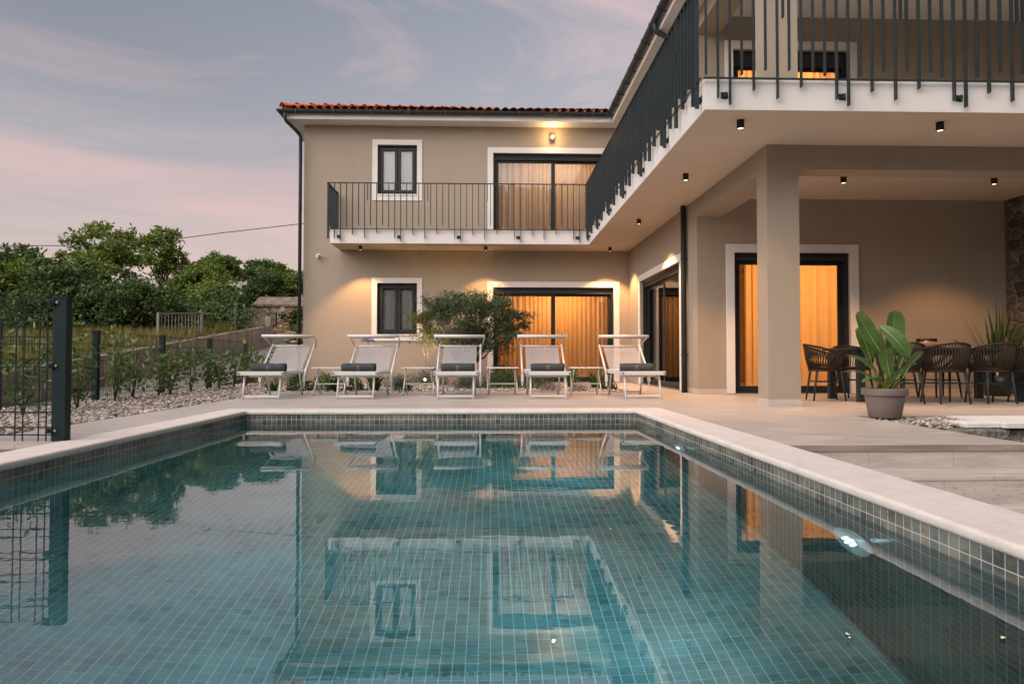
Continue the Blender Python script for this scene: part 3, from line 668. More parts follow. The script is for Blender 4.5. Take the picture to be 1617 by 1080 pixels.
def slider(F, h, shut=.10, jl=.14, split=.5, part_name='sliding_door', sh_down=0, post=.13, jr=None):
    u0, u1, v0, v1 = h; mb = MB()
    F.box(mb, u0, u1, v0 - .01, v0 + .035, -.20, -.06); F.box(mb, u0, u1, v1 - .05, v1, -.20, -.06)
    F.box(mb, u0, u0 + .05, v0 + .035, v1 - .05, -.20, -.06); F.box(mb, u1 - .05, u1, v0 + .035, v1 - .05, -.20, -.06)
    fr = mb.build(part_name, M_frame, V_, bevel=.004)
    m2 = MB(); F.box(m2, u0 + .051, u1 - .051, v1 - .05 - shut - sh_down, v1 - .051, -.10, -.075); m2.build('roller_shutter', M_shutter, fr)
    top = v1 - .05 - shut * .8; um = u0 + (u1 - u0) * split; vb = v0 + .035
    for i, (a, b) in enumerate(((u0 + .05, um + .05), (um - .05, u1 - .05))):
        w = -.125 if i == 0 else -.165; m3 = MB(); rim(F, m3, a, b, vb, top, .085, w - .03, w); m3.build('sash', M_frame, fr, bevel=.004)
        m4 = MB(); F.box(m4, a + .082, b - .082, vb + .082, top - .082, w - .018, w - .012); m4.build('pane', M_glass, fr)
    m5 = MB(); F.box(m5, um + .075, um + .095, v0 + .95, v0 + 1.2, -.124, -.10) if False else F.box(m5, u1 - .10, u1 - .082, v0 + .95, v0 + 1.15, -.164, -.135); m5.build('handle', M_black, fr)
    surround(F, h, fr, d=.143, bottom=False, sill=False); return fr
casement(FF, win1); casement(FF, win2)
slider(FF, dr1); slider(FF, dr2)
slider(FW, drw); slider(FB, drb, shut=.07); slider(FB, drbu, shut=.21)

# rooms behind the openings, each with a lamp; and their curtains
def curtain(F, u0, u1, v0, v1, w, m, label, seed=0, amp=.034, lam=.125):
    r = np.random.default_rng(seed); N = int((u1 - u0) / .012); u = np.linspace(u0, u1, N)
    ph = np.cumsum(2 * math.pi / lam * (1 + .30 * np.interp(np.arange(N), np.arange(0, N + 20, 20), r.normal(0, 1, len(np.arange(0, N + 20, 20))))) * (u[1] - u[0]))
    off = amp * np.sin(ph) + .01 * np.sin(ph * 2.3 + 1)
    rows = 7; V = []; 
    for j in range(rows):
        t = j / (rows - 1); k = .75 + .35 * (1 - t)
        for i in range(N): V.append(F.p(u[i], v0 + (v1 - v0) * t, w + off[i] * k))
    Fc = [(j * N + i, j * N + i + 1, (j + 1) * N + i + 1, (j + 1) * N + i) for j in range(rows - 1) for i in range(N - 1)]
    o = nmesh('curtain', V, Fc, m, None, True); return tag(o, label, 'curtain', 'curtains hanging behind the villa windows')
def room(F, u0, u1, v0, v1, depth, power, col=(1, .50, .17), lw=None):
    mb = MB(); a = .282
    F.box(mb, u0 - .05, u1 + .05, v0 - .05, v0 - .004, -depth, -a); F.box(mb, u0 - .05, u1 + .05, v1 + .3, v1 + .35, -depth, -a)
    F.box(mb, u0 - .1, u0 - .05, v0 - .05, v1 + .35, -depth, -a); F.box(mb, u1 + .05, u1 + .1, v0 - .05, v1 + .35, -depth, -a)
    F.box(mb, u0 - .1, u1 + .1, v0 - .05, v1 + .35, -depth - .05, -depth)
    mb.build('room_lining', M_room, V_)
    if power:
        l = bpy.data.lights.new('ceiling_lamp', 'AREA'); l.energy = power; l.color = col; l.shape = 'RECTANGLE'; l.size = (u1 - u0) * .45; l.size_y = .25
        o = bpy.data.objects.new('room_lamp_light', l); COL.objects.link(o)
        q = F.p(u0 + (u1 - u0) * .55, v1 - .05, -1.25); o.location = q
        tgt = Vector(F.p((u0 + u1) / 2, (v0 + v1) / 2 + .1, -.3)); o.rotation_euler = (tgt - Vector(q)).to_track_quat('-Z', 'Y').to_euler()
room(FF, *win1, 1.5, 0); room(FF, *win2, 1.5, 0)
room(FF, *dr1, 2.4, 62, (1, .41, .10)); room(FF, *dr2, 2.4, 36, (1, .52, .22))
room(FB, *drbu, 2.4, 80, (1, .41, .10))
# the living room behind both ground floor terrace doors is one space
mb = MB(); a0, a1, b0, b1, c0, c1 = WX + .285, 8.2, BY + .285, FY - .02, -.05, 2.75
mb.box(a0, a1, b0, b1, c0, c0 + .05).box(a0, a1, b0, b1, c1, c1 + .05).box(a1, a1 + .05, b0, b1, c0, c1 + .05).box(a0, a1, b1, b1 + .01, c0, c1)
mb.build('room_lining', M_room, V_)
for (q, tgt, e, sx) in (((5.9, 13.6, 2.3), (5.2, 11.7, 1.1), 110, 1.2), ((5.6, 13.4, 2.5), (3.8, 13.1, 1.0), 45, 1.0)):
    l = bpy.data.lights.new('ceiling_lamp', 'AREA'); l.energy = e; l.color = (1, .41, .10); l.shape = 'RECTANGLE'; l.size = sx; l.size_y = .5
    o = bpy.data.objects.new('room_lamp_light', l); COL.objects.link(o); o.location = q; o.rotation_euler = (Vector(tgt) - Vector(q)).to_track_quat('-Z', 'Y').to_euler()
curtain(FF, .10, 3.05, .03, 2.36, -.33, M_curtain, 'orange lit curtain behind the ground floor sliding door above the loungers', 1)
curtain(FF, .10, 3.05, SF + .03, 5.74, -.30, M_curtain_net, 'pinkish sheer curtain behind the upstairs sliding door under the wall light', 2)
curtain(FB, 4.40, 6.06, .03, 2.36, -.33, M_curtain, 'orange lit curtain behind the terrace door next to the dining table', 3)
curtain(FB, 4.15, 6.07, SF + .03, 5.84, -.33, M_curtain, 'orange curtain behind the half lowered shutter of the upper front door', 4)
curtain(FW, 12.5, 13.9, .03, 2.36, -.33, M_curtain, 'orange curtain behind the side door, nearer the black downpipe', 5)
curtain(FW, 14.2, 15.7, .03, 2.36, -.33, M_curtain_grey, 'pale grey curtain behind the side door, nearer the house corner', 6)
curtain(FF, -2.8, -1.87, 1.2, 2.45, -.20, M_curtain_white, 'pale curtain behind the small ground floor window', 8, .01, .3)
curtain(FF, -2.8, -1.87, 4.7, 5.92, -.20, M_curtain_white, 'pale curtain behind the small upper floor window', 9, .01, .3)

# balustrades: handrail, hanging flat bars of uneven length, thin lower bar, brackets
DROPS = [1.356, 1.035, 1.20, .98, 1.286, .98, 1.16, .98, 1.035, 1.286]
def balustrade(p0, p1, Nv, step, first_br, zt=SF + 1.07, start=0):
    p0 = Vector((*p0, 0)); p1 = Vector((*p1, 0)); Nv = Vector((*Nv, 0)); d = (p1 - p0).normalized(); Ln = (p1 - p0).length
    hr = MB(); q0, q1 = p0, p1; hr.bar((q0.x, q0.y, zt), (q1.x, q1.y, zt), .052, .014)
    root = hr.build('balustrade', M_dark, V_)
    br = MB(); pl = []; lo = MB(); lo.bar((p0.x, p0.y, SF - .01), (p1.x, p1.y, SF - .01), .014, .02); lo.build('lower_bar', M_dark, root)
    k = 0; s = start
    def flat(mb, s, drop, w=.014, dp=.046):
        c = p0 + d * s
        a = c - d * w / 2 - Nv * dp / 2; b = c + d * w / 2 + Nv * dp / 2
        mb.box(a.x, b.x, a.y, b.y, zt - .007 - drop, zt - .0072)
    while s <= Ln + 1e-4:
        i = (k - first_br) % 10
        flat(br, s, DROPS[i])
        if i == 4 and s + step * .5 < Ln: flat(br, s + step * .5, .406)
        if i == 0: pl.append(s)
        k += 1; s += step
    br.build('bars', M_dark, root)
    for s in pl:
        c = p0 + d * (s - .045); m = MB()
        for (w, h, n0, n1) in ((.085, .075, -.062, -.050), (.03, .045, -.050, .0)):
            a = c - d * w / 2 + Nv * n0; b = c + d * w / 2 + Nv * n1
            m.box(a.x, b.x, a.y, b.y, zt - 1.25 - h / 2, zt - 1.25 + h / 2)
        m.build('bracket', M_dark, root, bevel=.003)
    return root
balustrade((-3.80, 15.93), (2.255, 15.93), (0, -1), .1396, 2, start=.02)
balustrade((2.252, 15.90), (2.252, 7.20), (-1, 0), .1396, 1, start=.05)
balustrade((2.28, 7.195), (12.0, 7.195), (0, -1), .1295, 2, start=.03)
balustrade((-3.80, 17.0), (-3.80, 15.96), (-1, 0), .14, 3, start=.02)

# ------------------------------------------------------------------ light fittings
def spotlight(o_parent_loc, energy, size, blend, col=(1, .50, .20), name='spot', rot=None, rad=.012):
    l = bpy.data.lights.new(name, 'SPOT'); l.energy = energy; l.spot_size = size; l.spot_blend = blend; l.color = col; l.shadow_soft_size = rad
    o = bpy.data.objects.new(name, l); COL.objects.link(o); o.location = o_parent_loc
    if rot: o.rotation_euler = rot
    return o
g = 'black cylinder downlights under the balcony and terrace ceiling'
LAMPS = [(-3.13, 16.43, 'leftmost black downlight under the facade balcony, above the small window'),
         (-.12, 16.43, 'middle black downlight under the facade balcony, above the olive tree'),
         (2.89, 16.43, 'black downlight in the inner corner where the two balconies meet'),
         (2.87, 13.1, 'black downlight under the side balcony, next after the corner one'),
         (2.85, 9.85, 'black downlight under the side balcony just left of the downpipe top'),
         (2.83, 7.6, 'black downlight under the front balcony corner, left of the column'),
         (5.14, 7.6, 'black downlight under the front balcony edge, right of the column'),
         (5.24, 9.93, 'black downlight on the terrace ceiling just right of the column'),
         (7.53, 9.93, 'rightmost black downlight on the terrace ceiling near the stone pier')]
proto = thing('downlight', (0, 0, 0), LAMPS[0][2], 'ceiling light', g)
MB().lathe([(0, 0), (.042, 0), (.042, -.098), (.036, -.098), (.035, -.09), (0, -.09)], n=20).build('housing', M_black, proto)
MB().lathe([(0, -.0905), (.0345, -.0905)], n=20).build('lens', M_lens, proto)
for i, (x, y, lab) in enumerate(LAMPS):
    o = proto if i == 0 else copy_tree(proto); o.location = (x, y, SZ - .001); o['label'] = lab; o.name = 'downlight'
    spotlight((x, y, SZ - .125), [250, 210, 420, 440, 200, 60, 50, 230, 190][i], R(100), .42)
wl = thing('wall_light', (1.54, 17.06, 6.14), 'small round wall light glowing above the upstairs sliding door', 'wall light')
MB().box(1.52, 1.56, 17.0, 17.059, 6.12, 6.16).build('mount', M_dark, wl)
MB().tube([(1.54, 16.965, 6.085), (1.54, 16.965, 6.195)], .042, 16).build('body', M_alu, wl, smooth=True)
MB().tube([(1.54, 16.935, 6.14), (1.54, 16.915, 6.14)], .034, 16).build('lens', M_bulb, wl)
l = bpy.data.lights.new('wall_light_glow', 'POINT'); l.energy = 16; l.color = (1, .60, .26); l.shadow_soft_size = .03; o = bpy.data.objects.new('wall_light_glow', l); COL.objects.link(o); o.location = (1.54, 16.87, 6.14)
# security camera
sc = thing('security_camera', (-4.24, 17.06, 3.14), 'small white round security camera on the wall left of the balcony', 'camera')
MB().tube([(-4.30, 17.059, 3.14), (-4.30, 17.03, 3.14)], .05, 16).build('mount', M_whitemetal, sc)
MB().tube([(-4.29, 17.03, 3.14), (-4.25, 16.96, 3.13)], .022, 10).build('arm', M_whitemetal, sc)
MB().lathe([(0, .055), (.03, .045), (.05, .02), (.055, 0), (.045, -.03), (.0, -.04)], (-4.235, 16.93, 3.13), 16).build('body', M_whitemetal, sc, smooth=True)
MB().tube([(-4.235, 16.885, 3.13), (-4.235, 16.872, 3.13)], .02, 12).build('lens', M_black, sc)
# pool lights
pl = thing('pool_light', (1.70, 3.16, -.612), 'nearer round underwater light on the right pool wall', 'pool light', 'round lights in the right pool wall')
def disc(n, r, x0, x1, cy=0, cz=0): return MB().tube([(x0, cy, cz), (x1, cy, cz)], r, n)
mb = disc(32, .165, -.004, -.020); mb.build('faceplate', M_whitemetal, pl, bevel=.004, world=False)
disc(24, .075, -.0205, -.026).build('reflector', M_alu, pl, world=False)
mb = MB()
for k in range(6): mb.tube([(-.0265, .045 * math.cos(k * math.pi / 3), .045 * math.sin(k * math.pi / 3)), (-.032, .045 * math.cos(k * math.pi / 3), .045 * math.sin(k * math.pi / 3))], .0145, 10)
mb.tube([(-.0265, 0, 0), (-.032, 0, 0)], .0145, 10); mb.build('led_cluster', M_led, pl, world=False)
p2 = copy_tree(pl); p2.location = (1.70, 6.07, -.612); p2['label'] = 'farther small looking underwater light, near the far right pool corner'

for y_ in (3.16, 6.07):
    l = bpy.data.lights.new('pool_light_beam', 'SPOT'); l.energy = 130; l.spot_size = R(150); l.spot_blend = 1; l.color = (.62, .90, 1); l.shadow_soft_size = 0
    o = bpy.data.objects.new('pool_light_beam', l); COL.objects.link(o); o.location = (1.66, y_, -.612); o.rotation_euler = (0, R(90), 0)
    l = bpy.data.lights.new('pool_light_halo', 'POINT'); l.energy = .35; l.color = (.6, .85, 1); l.shadow_soft_size = 0
    o = bpy.data.objects.new('pool_light_halo', l); COL.objects.link(o); o.location = (1.60, y_, -.612)
# ------------------------------------------------------------------ loungers
def make_lounger():
    t = thing('sun_lounger', (0, 0, 0), 'x', 'sun lounger', 'white sun loungers in a row along the pool')
    b = lambda mb, n, m, p=t, **k: mb.build(n, m, p, world=False, **k)
    f = MB().box(-.335, .335, -.02, .02, .352, .410)
    for s in (-1, 1): f.box(s * .30 - .016, s * .30 + .016, .021, 1.18, .358, .398)
    f.box(-.284, .284, 1.15, 1.18, .36, .39)
    fr = b(f, 'frame', M_whitemetal, bevel=.006)
    for s in (-1, 1): b(MB().tube([(s * .315, -.020, .381), (s * .315, -.028, .381)], .019, 14), 'end_cap', M_cap, fr)
    for s in (-1, 1):
        lg = b(MB().tube([(s * .262, .10, .355), (s * .262, 0.0, 0.002)], .0155, 10), 'leg', M_whitemetal, smooth=True)
        lg = b(MB().tube([(s * .262, 1.12, .36), (s * .262, 1.30, 0.002)], .0155, 10), 'leg', M_alu, smooth=True)
    b(MB().bar((-.248, .012, .045), (.248, .012, .045), .022, .030), 'foot_bar', M_whitemetal, bevel=.004)
    b(MB().bar((-.248, 1.285, .045), (.248, 1.285, .045), .022, .026), 'foot_bar', M_alu, bevel=.004)
    b(MB().box(-.284, .284, .34, .37, .315, .345), 'cross_brace', M_alu, bevel=.004)
    # sling seat, sagging a little
    V = []; F = []; nx, ny = 8, 14
    for j in range(ny + 1):
        for i in range(nx + 1):
            u = i / nx; v = j / ny; V.append((-.288 + .576 * u, .022 + 1.12 * v, .402 - .022 * math.sin(math.pi * u) * math.sin(math.pi * v)))
    F = [(j * (nx + 1) + i, j * (nx + 1) + i + 1, (j + 1) * (nx + 1) + i + 1, (j + 1) * (nx + 1) + i) for j in range(ny) for i in range(nx)]
    b(MB().add(V, F), 'seat_sling', M_sling, smooth=True)
    V = []
    for j in range(ny + 1):
        for i in range(nx + 1):
            u = i / nx; v = j / ny; V.append((-.285 + .57 * u, 1.17 + .56 * v + .03 * math.sin(math.pi * u) * math.sin(math.pi * v), .42 + .395 * v))
    bs = b(MB().add(V, F), 'back_sling', M_sling, smooth=True)
    bf = MB()
    for s in (-1, 1): bf.tube([(s * .352, 1.06, .215), (s * .352, 1.14, .40), (s * .352, 1.74, .835)], .0165, 10)
    bf.tube([(-.335, 1.715, .815), (.335, 1.715, .815)], .012, 8); bf.tube([(-.335, 1.17, .41), (.335, 1.17, .41)], .012, 8)
    b(bf, 'backrest_frame', M_whitemetal, smooth=True)
    for s in (-1, 1): b(MB().box(s * .352 - .022, s * .352 + .022, 1.04, 1.10, .22, .33).box(s * .352 - .012, s * .352 + .012, 1.05, 1.09, .15, .221), 'tilt_bracket', M_whitemetal, bevel=.004)
    cn = MB().tube([(-.425, 1.36, .975), (.425, 1.36, .975)], .024, 12)
    cp = b(cn, 'canopy_bar', M_whitemetal, smooth=True)
    b(MB().tube([(-.36, 1.375, .956), (.36, 1.375, .956)], .021, 10), 'rolled_canopy_cloth', M_sling, cp, smooth=True)
    for s in (-1, 1): b(MB().tube([(s * .418, 1.36, .972), (s * .405, 1.62, .90), (s * .372, 1.73, .80)], .010, 8), 'canopy_arm', M_alu, smooth=True)
    b(MB().tube([(.05, 1.62, .80), (.05, 1.60, .745)], .003, 6).lathe([(0, .012), (.012, 0), (0, -.012)], (.05, 1.598, .74), 8), 'canopy_cord', M_whitemetal)
    return t
lg0 = make_lounger()
LX = [(-3.36, 'white sun lounger at the left end of the row, nearest the pebbles and fence'),
      (-1.99, 'white sun lounger second in the row, in front of the small ground floor window'),
      (-.515, 'white sun lounger in the middle of the row, in front of the olive trunk'),
      (.855, 'white sun lounger fourth in the row, in front of the lit sliding door'),
      (2.27, 'white sun lounger at the right end of the row, nearest the side door')]
for i, (x, lab) in enumerate(LX):
    o = lg0 if i == 0 else copy_tree(lg0); o.location = (x, 10.1, 0); o.rotation_euler = (0, 0, (.012, -.02, .008, -.012, .02)[i]); o['label'] = lab; o.name = 'sun_lounger'
# towels
def make_towel():
    t = thing('rolled_towel', (0, 0, 0), 'x', 'towel', 'dark rolled towels on the loungers')
    L_ = .25; r = .068; V = []; F = []; n = 20; st = 9
    for j in range(st + 1):
        x = -L_ + 2 * L_ * j / st
        for k in range(n):
            a = 2 * math.pi * k / n; rr_ = r * (1 + .03 * math.sin(3 * a + j) + .03 * math.sin(j * 1.7)) * (1 if 0 < j < st else .94)
            V.append((x, rr_ * math.cos(a) * 1.05, r * .93 + rr_ * math.sin(a) * .93))
    F = [(j * n + k, j * n + (k + 1) % n, (j + 1) * n + (k + 1) % n, (j + 1) * n + k) for j in range(st) for k in range(n)] + [tuple(range(n)), tuple(st * n + k for k in range(n))]
    MB().add(V, F).build('roll', M_towel, t, smooth=True, world=False)
    sp = MB()
    for s in (-1, 1): sp.tube([(s * (L_ + .001), (.012 + .0022 * k) * math.cos(k * .5) * 1.05, r * .93 + (.012 + .0022 * k) * math.sin(k * .5)) for k in range(20)], .004, 5)
    sp.build('roll_end', M_towel, t, world=False)
    e = MB()                                       # small embroidered monogram with a flourish above it
    def stroke(pts, w=.0028):
        q = []
        for u, a in pts: q.append((u, -math.cos(a) * (r * 1.05 + .0035), r * .93 + math.sin(a) * (r * .93 + .0035)))
        e.tube(q, w, 5)
    stroke([(-.012, -.55), (-.012, .1)]); stroke([(-.012, .1), (.018, .1)]); stroke([(-.012, -.2), (.012, -.2)]); stroke([(-.026, -.55), (.0, -.55)])
    stroke([(.004, .25), (-.018, .4), (.0, .58), (.018, .45), (.006, .32)]); stroke([(.022, -.5), (.03, -.35), (.018, -.25)]); stroke([(-.03, .2), (-.02, .32)]); stroke([(.024, .2), (.034, .34)])
    e.build('embroidered_emblem', M_emb, t, world=False)
    return t
tw0 = make_towel()
for i, (dx, rz, yy, lab) in enumerate([(.06, 0, .17, 'dark grey rolled towel on the leftmost sun lounger'), (.02, .0, .17, 'dark grey rolled towel on the second lounger from the left'),
        (.02, 0, .17, 'dark grey rolled towel on the middle sun lounger'), (.0, .05, .17, 'dark grey rolled towel on the fourth lounger from the left'),
        (-.06, -.22, .19, 'dark rolled towel lying askew on the rightmost sun lounger')]):
    o = tw0 if i == 0 else copy_tree(tw0); o.location = (LX[i][0] + dx, 10.1 + yy, .402); o.rotation_euler = (0, 0, rz); o['label'] = lab; o.name = 'rolled_towel'
# side tables
def make_side():
    t = thing('side_table', (0, 0, 0), 'x', 'side table', 'small folding side tables between the loungers')
    b = lambda mb, n, m, p=t, **k: mb.build(n, m, p, world=False, **k)
    b(MB().box(-.265, .265, -.22, .22, .437, .455), 'table_top', M_whitemetal, bevel=.004)
    for s in (-1, 1):
        b(MB().tube([(s * .232, .16, .436), (s * .245, -.17, .012)], .011, 8), 'leg', M_alu, smooth=True)
        b(MB().tube([(s * .205, -.16, .436), (s * .218, .17, .012)], .011, 8), 'leg', M_alu, smooth=True)
    b(MB().bar((-.237, -.035, .185), (.237, -.035, .185), .014, .022), 'cross_bar', M_alu)
    ft = MB()
    for s in (-1, 1): ft.tube([(s * .245, -.17, 0.001), (s * .245, -.17, .02)], .014, 8).tube([(s * .218, .17, 0.001), (s * .218, .17, .02)], .014, 8)
    b(ft, 'foot', M_cap); return t
sd0 = make_side()
for i, (x, lab) in enumerate([(-2.62, 'small white folding table between the first and second loungers from the left'), (-1.18, 'small white folding table left of the middle lounger'),
        (.19, 'small white folding table right of the middle lounger'), (1.57, 'small white folding table between the two rightmost loungers')]):
    o = sd0 if i == 0 else copy_tree(sd0); o.location = (x, 11.3, 0); o['label'] = lab; o.name = 'side_table'

# ------------------------------------------------------------------ dining set
tb = thing('dining_table', (6.3, 9.7, 0), 'long dark dining table under the covered terrace with six chairs round it', 'table')
TX0, TX1, TY0, TY1 = 5.02, 7.55, 9.25, 10.18
MB().box(TX0, TX1, TY0, TY1, .715, .75).build('table_top', M_table, tb, bevel=.004)
MB().box(TX0 + .06, TX1 - .06, TY0 + .06, TY0 + .09, .645, .714).box(TX0 + .06, TX1 - .06, TY1 - .09, TY1 - .06, .645, .714).box(TX0 + .06, TX0 + .09, TY0 + .09, TY1 - .09, .645, .714).box(TX1 - .09, TX1 - .06, TY0 + .09, TY1 - .09, .645, .714).build('apron', M_table, tb)
for x in (5.12, 7.38):
    for y in (TY0 + .06, TY1 - .06): MB().box(x - .045, x + .045, y - .045, y + .045, .001, .644).build('leg', M_table, tb, bevel=.004)
def make_chair():
    """faces +y; barrel back woven with rope"""
    t = thing('rope_chair', (0, 0, 0), 'x', 'chair', 'woven rope armchairs round the dining table')
    b = lambda mb, n, m, p=t, **k: mb.build(n, m, p, world=False, **k)
    def top(a):      # a -1..1 around the U
        th = a * R(128); r = .285; x = math.sin(th) * r * 1.0; y = -math.cos(th) * r; z = .80 - .155 * (abs(a) ** 1.6); return Vector((x, y, z))
    def bot(a):
        th = a * R(118); r = .215; x = math.sin(th) * r * 1.08; y = -math.cos(th) * r; return Vector((x, y, .43))
    N = 34
    b(MB().tube([top(-1 + 2 * i / N) for i in range(N + 1)], .015, 8), 'top_rail', M_rope, smooth=True)
    b(MB().tube([bot(-1 + 2 * i / N) for i in range(N + 1)], .013, 8), 'seat_rail', M_rope, smooth=True)
    w = MB()
    for i in range(N + 1):
        a = -1 + 2 * i / N; p, q = top(a), bot(max(-1, min(1, a + .04))); m = p.lerp(q, .5) + Vector((math.sin(a * 2.2), -math.cos(a * 2.2), 0)) * .012
        w.tube([p, m, q], .0085, 6)
    for s in (-1, 1): w.tube([top(s), bot(s)], .013, 6)
    b(w, 'rope_weave', M_rope, smooth=True)
    b(MB().lathe([(0, .0), (.20, .0), (.225, .012), (.225, .03), (.20, .045), (0, .05)], (0, .0, .425), 24), 'seat', M_rope, smooth=True)
    for sx in (-1, 1):
        for sy in (-1, 1): b(MB().tube([(sx * .165, sy * .16, .43), (sx * .198, sy * .215, .002)], [.018, .012], 8), 'leg', M_dark, smooth=True)
    b(MB().tube([(-.19, .19, .27), (.19, .19, .27)], .007, 6).tube([(-.19, -.19, .27), (.19, -.19, .27)], .007, 6).tube([(-.19, .19, .27), (-.19, -.19, .27)], .007, 6).tube([(.19, .19, .27), (.19, -.19, .27)], .007, 6), 'stretcher', M_dark, smooth=True)
    return t
ch0 = make_chair()
CH = [(5.47, 8.98, .04, 'rope armchair on the near side of the table, half hidden behind the potted plant'),
      (6.09, 8.98, -.03, 'rope armchair on the near side, second to the right of the potted plant'),
      (6.71, 8.98, .02, 'rope armchair on the near side, third to the right of the potted plant'),
      (7.31, 8.98, 0, 'rope armchair on the near side, cut off by the right edge of the photo'),
      (4.80, 9.66, -math.pi / 2 - .18, 'rope armchair at the left end of the table, beside the column'),
      (5.62, 10.42, math.pi, 'rope armchair on the far side of the table, nearest the lit door'),
      (6.30, 10.42, math.pi, 'rope armchair on the far side of the table, behind the wicker basket'),
      (6.98, 10.42, math.pi, 'rope armchair on the far side of the table, nearest the spiky plant')]
for i, (x, y, rz, lab) in enumerate(CH):
    o = ch0 if i == 0 else copy_tree(ch0); o.location = (x, y, 0); o.rotation_euler = (0, 0, rz); o['label'] = lab; o.name = 'rope_chair'
bk = thing('wicker_basket', (6.31, 9.7, .75), 'round wicker basket holding a glass bowl on the dining table', 'basket')
MB().lathe([(0, .003), (.14, .003), (.165, .03), (.172, .075), (.160, .082), (.150, .03), (0, .012)], (6.31, 9.7, .75), 30).build('basket_body', M_wicker, bk, smooth=True)
MB().lathe([(.0, .02), (.12, .022), (.135, .06), (.135, .135), (.131, .135), (.131, .06), (.0, .026)], (6.31, 9.7, .75), 26).build('glass_bowl', M_clear, bk, smooth=True)
cnd = MB()
for k in range(5): cnd.tube([(6.31 + .07 * math.cos(k * 1.26), 9.7 + .07 * math.sin(k * 1.26), .78), (6.31 + .07 * math.cos(k * 1.26), 9.7 + .07 * math.sin(k * 1.26), .862)], .028, 12)
cnd.build('white_candles', M_candle, bk, smooth=True)

# ------------------------------------------------------------------ plants
def blade(base, tip, width, bend, m, parent, name='leaf', fold=.25, nseg=12, stem=0.0, side=None):
    """a broad curved leaf from base to tip"""
    base = Vector(base); tip = Vector(tip); d = tip - base; L_ = d.length
    side = Vector(side).normalized() if side else d.cross(Vector((0, 0, 1))).normalized(); nrm = side.cross(d.normalized())
    if nrm.z < 0: nrm = -nrm
    V = []; F = []
    for i in range(nseg + 1):
        t = i / nseg; c = base.lerp(tip, t) + nrm * bend * math.sin(math.pi * t * .9) * L_
        tt = max(0, (t - stem) / (1 - stem)); w = width * .5 * (min(1, 1.62 * tt ** .55 * (1 - tt) ** .38) if 0 < tt < 1 else 0) + .006 * (1 - t)
        for k in (-1, -.5, 0, .5, 1): V.append(c + side * w * k + nrm * (abs(k) * w * fold + .005 * math.sin(i * 2.1 + k) * (1 if abs(k) == 1 else 0) * min(1, w * 12)))
    for i in range(nseg):
        for k in range(4): F.append((i * 5 + k, i * 5 + k + 1, (i + 1) * 5 + k + 1, (i + 1) * 5 + k))
    lf = MB().add(V, F).build(name, m, parent, smooth=True)
    if width > .08: MB().tube([V[i * 5 + 2] - nrm * .001 for i in range(nseg)], [.0055 * (1 - i / nseg) + .0012 for i in range(nseg)], 6).build('midrib', M_midrib, lf, smooth=True)
    return lf
px, py = 4.02, 6.86
pt = thing('potted_plant', (px, py, 0), 'large leaved green plant in a round taupe pot beside the terrace steps', 'potted plant')
MB().lathe([(0, .002), (.145, .002), (.150, .008), (.188, .225), (.212, .228), (.216, .235), (.216, .292), (.210, .297), (.192, .297), (.188, .27), (0, .268)], (px, py, 0), 40).build('pot', M_pot, pt, smooth=True).modifiers.new('edge', 'EDGE_SPLIT')
MB().lathe([(0, .27), (.189, .271)], (px, py, 0), 30).build('soil', M_soil, pt)
st = MB()
LV = [((3.95, 6.98, .58), (3.86, 7.06, .93), .19, .05, (1, .1, .3)), ((4.20, 6.84, .40), (4.36, 6.74, .66), .15, .10, (.6, .5, -.4)), ((4.02, 6.76, .42), (3.90, 6.62, .70), .16, .08, (.9, -.3, .2)), ((4.00, 6.88, .66), (3.76, 6.88, 1.08), .20, -.03, (.85, .2, .45)), ((4.13, 6.92, .66), (4.185, 6.95, 1.10), .25, .03, (1, .12, 0)),
      ((3.97, 6.84, .93), (4.17, 6.70, .60), .20, .12, (.75, .2, .6)), ((4.20, 6.90, .50), (4.40, 6.95, .75), .13, .10, (.7, .3, -.6)),
      ((3.92, 6.84, .46), (3.58, 6.80, .625), .13, .10, None), ((3.96, 6.9, .36), (3.62, 6.92, .44), .10, .16, None), ((4.14, 6.86, .38), (4.40, 6.90, .54), .11, .12, None),
      ((3.98, 6.80, .34), (3.70, 6.70, .34), .10, .2, None), ((4.18, 7.02, .62), (4.31, 7.10, 1.04), .20, .02, (1, -.25, -.2)), ((4.06, 6.98, .6), (4.02, 7.08, .92), .17, .02, (1, -.1, .1)),
      ((4.02, 6.80, .34), (4.10, 6.66, .46), .09, .1, None)]
for i, (b0, tp, wd, bn, sd) in enumerate(LV):
    root_p = Vector((px + (b0[0] - px) * .3, py + (b0[1] - py) * .3, .268)); bb = Vector(b0)
    st.tube([root_p, root_p.lerp(bb, .5) + Vector((0, 0, .02)), bb], [.013, .010, .006], 7)
    blade(b0, tp, wd, bn, M_banana, pt, side=sd, nseg=16)
st.build('stems', M_laurel, pt, smooth=True)
for (b0, tp) in (((4.0, 6.78, .27), (3.86, 6.70, .36)), ((4.1, 6.8, .27), (4.17, 6.74, .37)), ((3.97, 6.8, .27), (3.99, 6.70, .35))): blade(b0, tp, .07, .15, M_yellowleaf, pt)
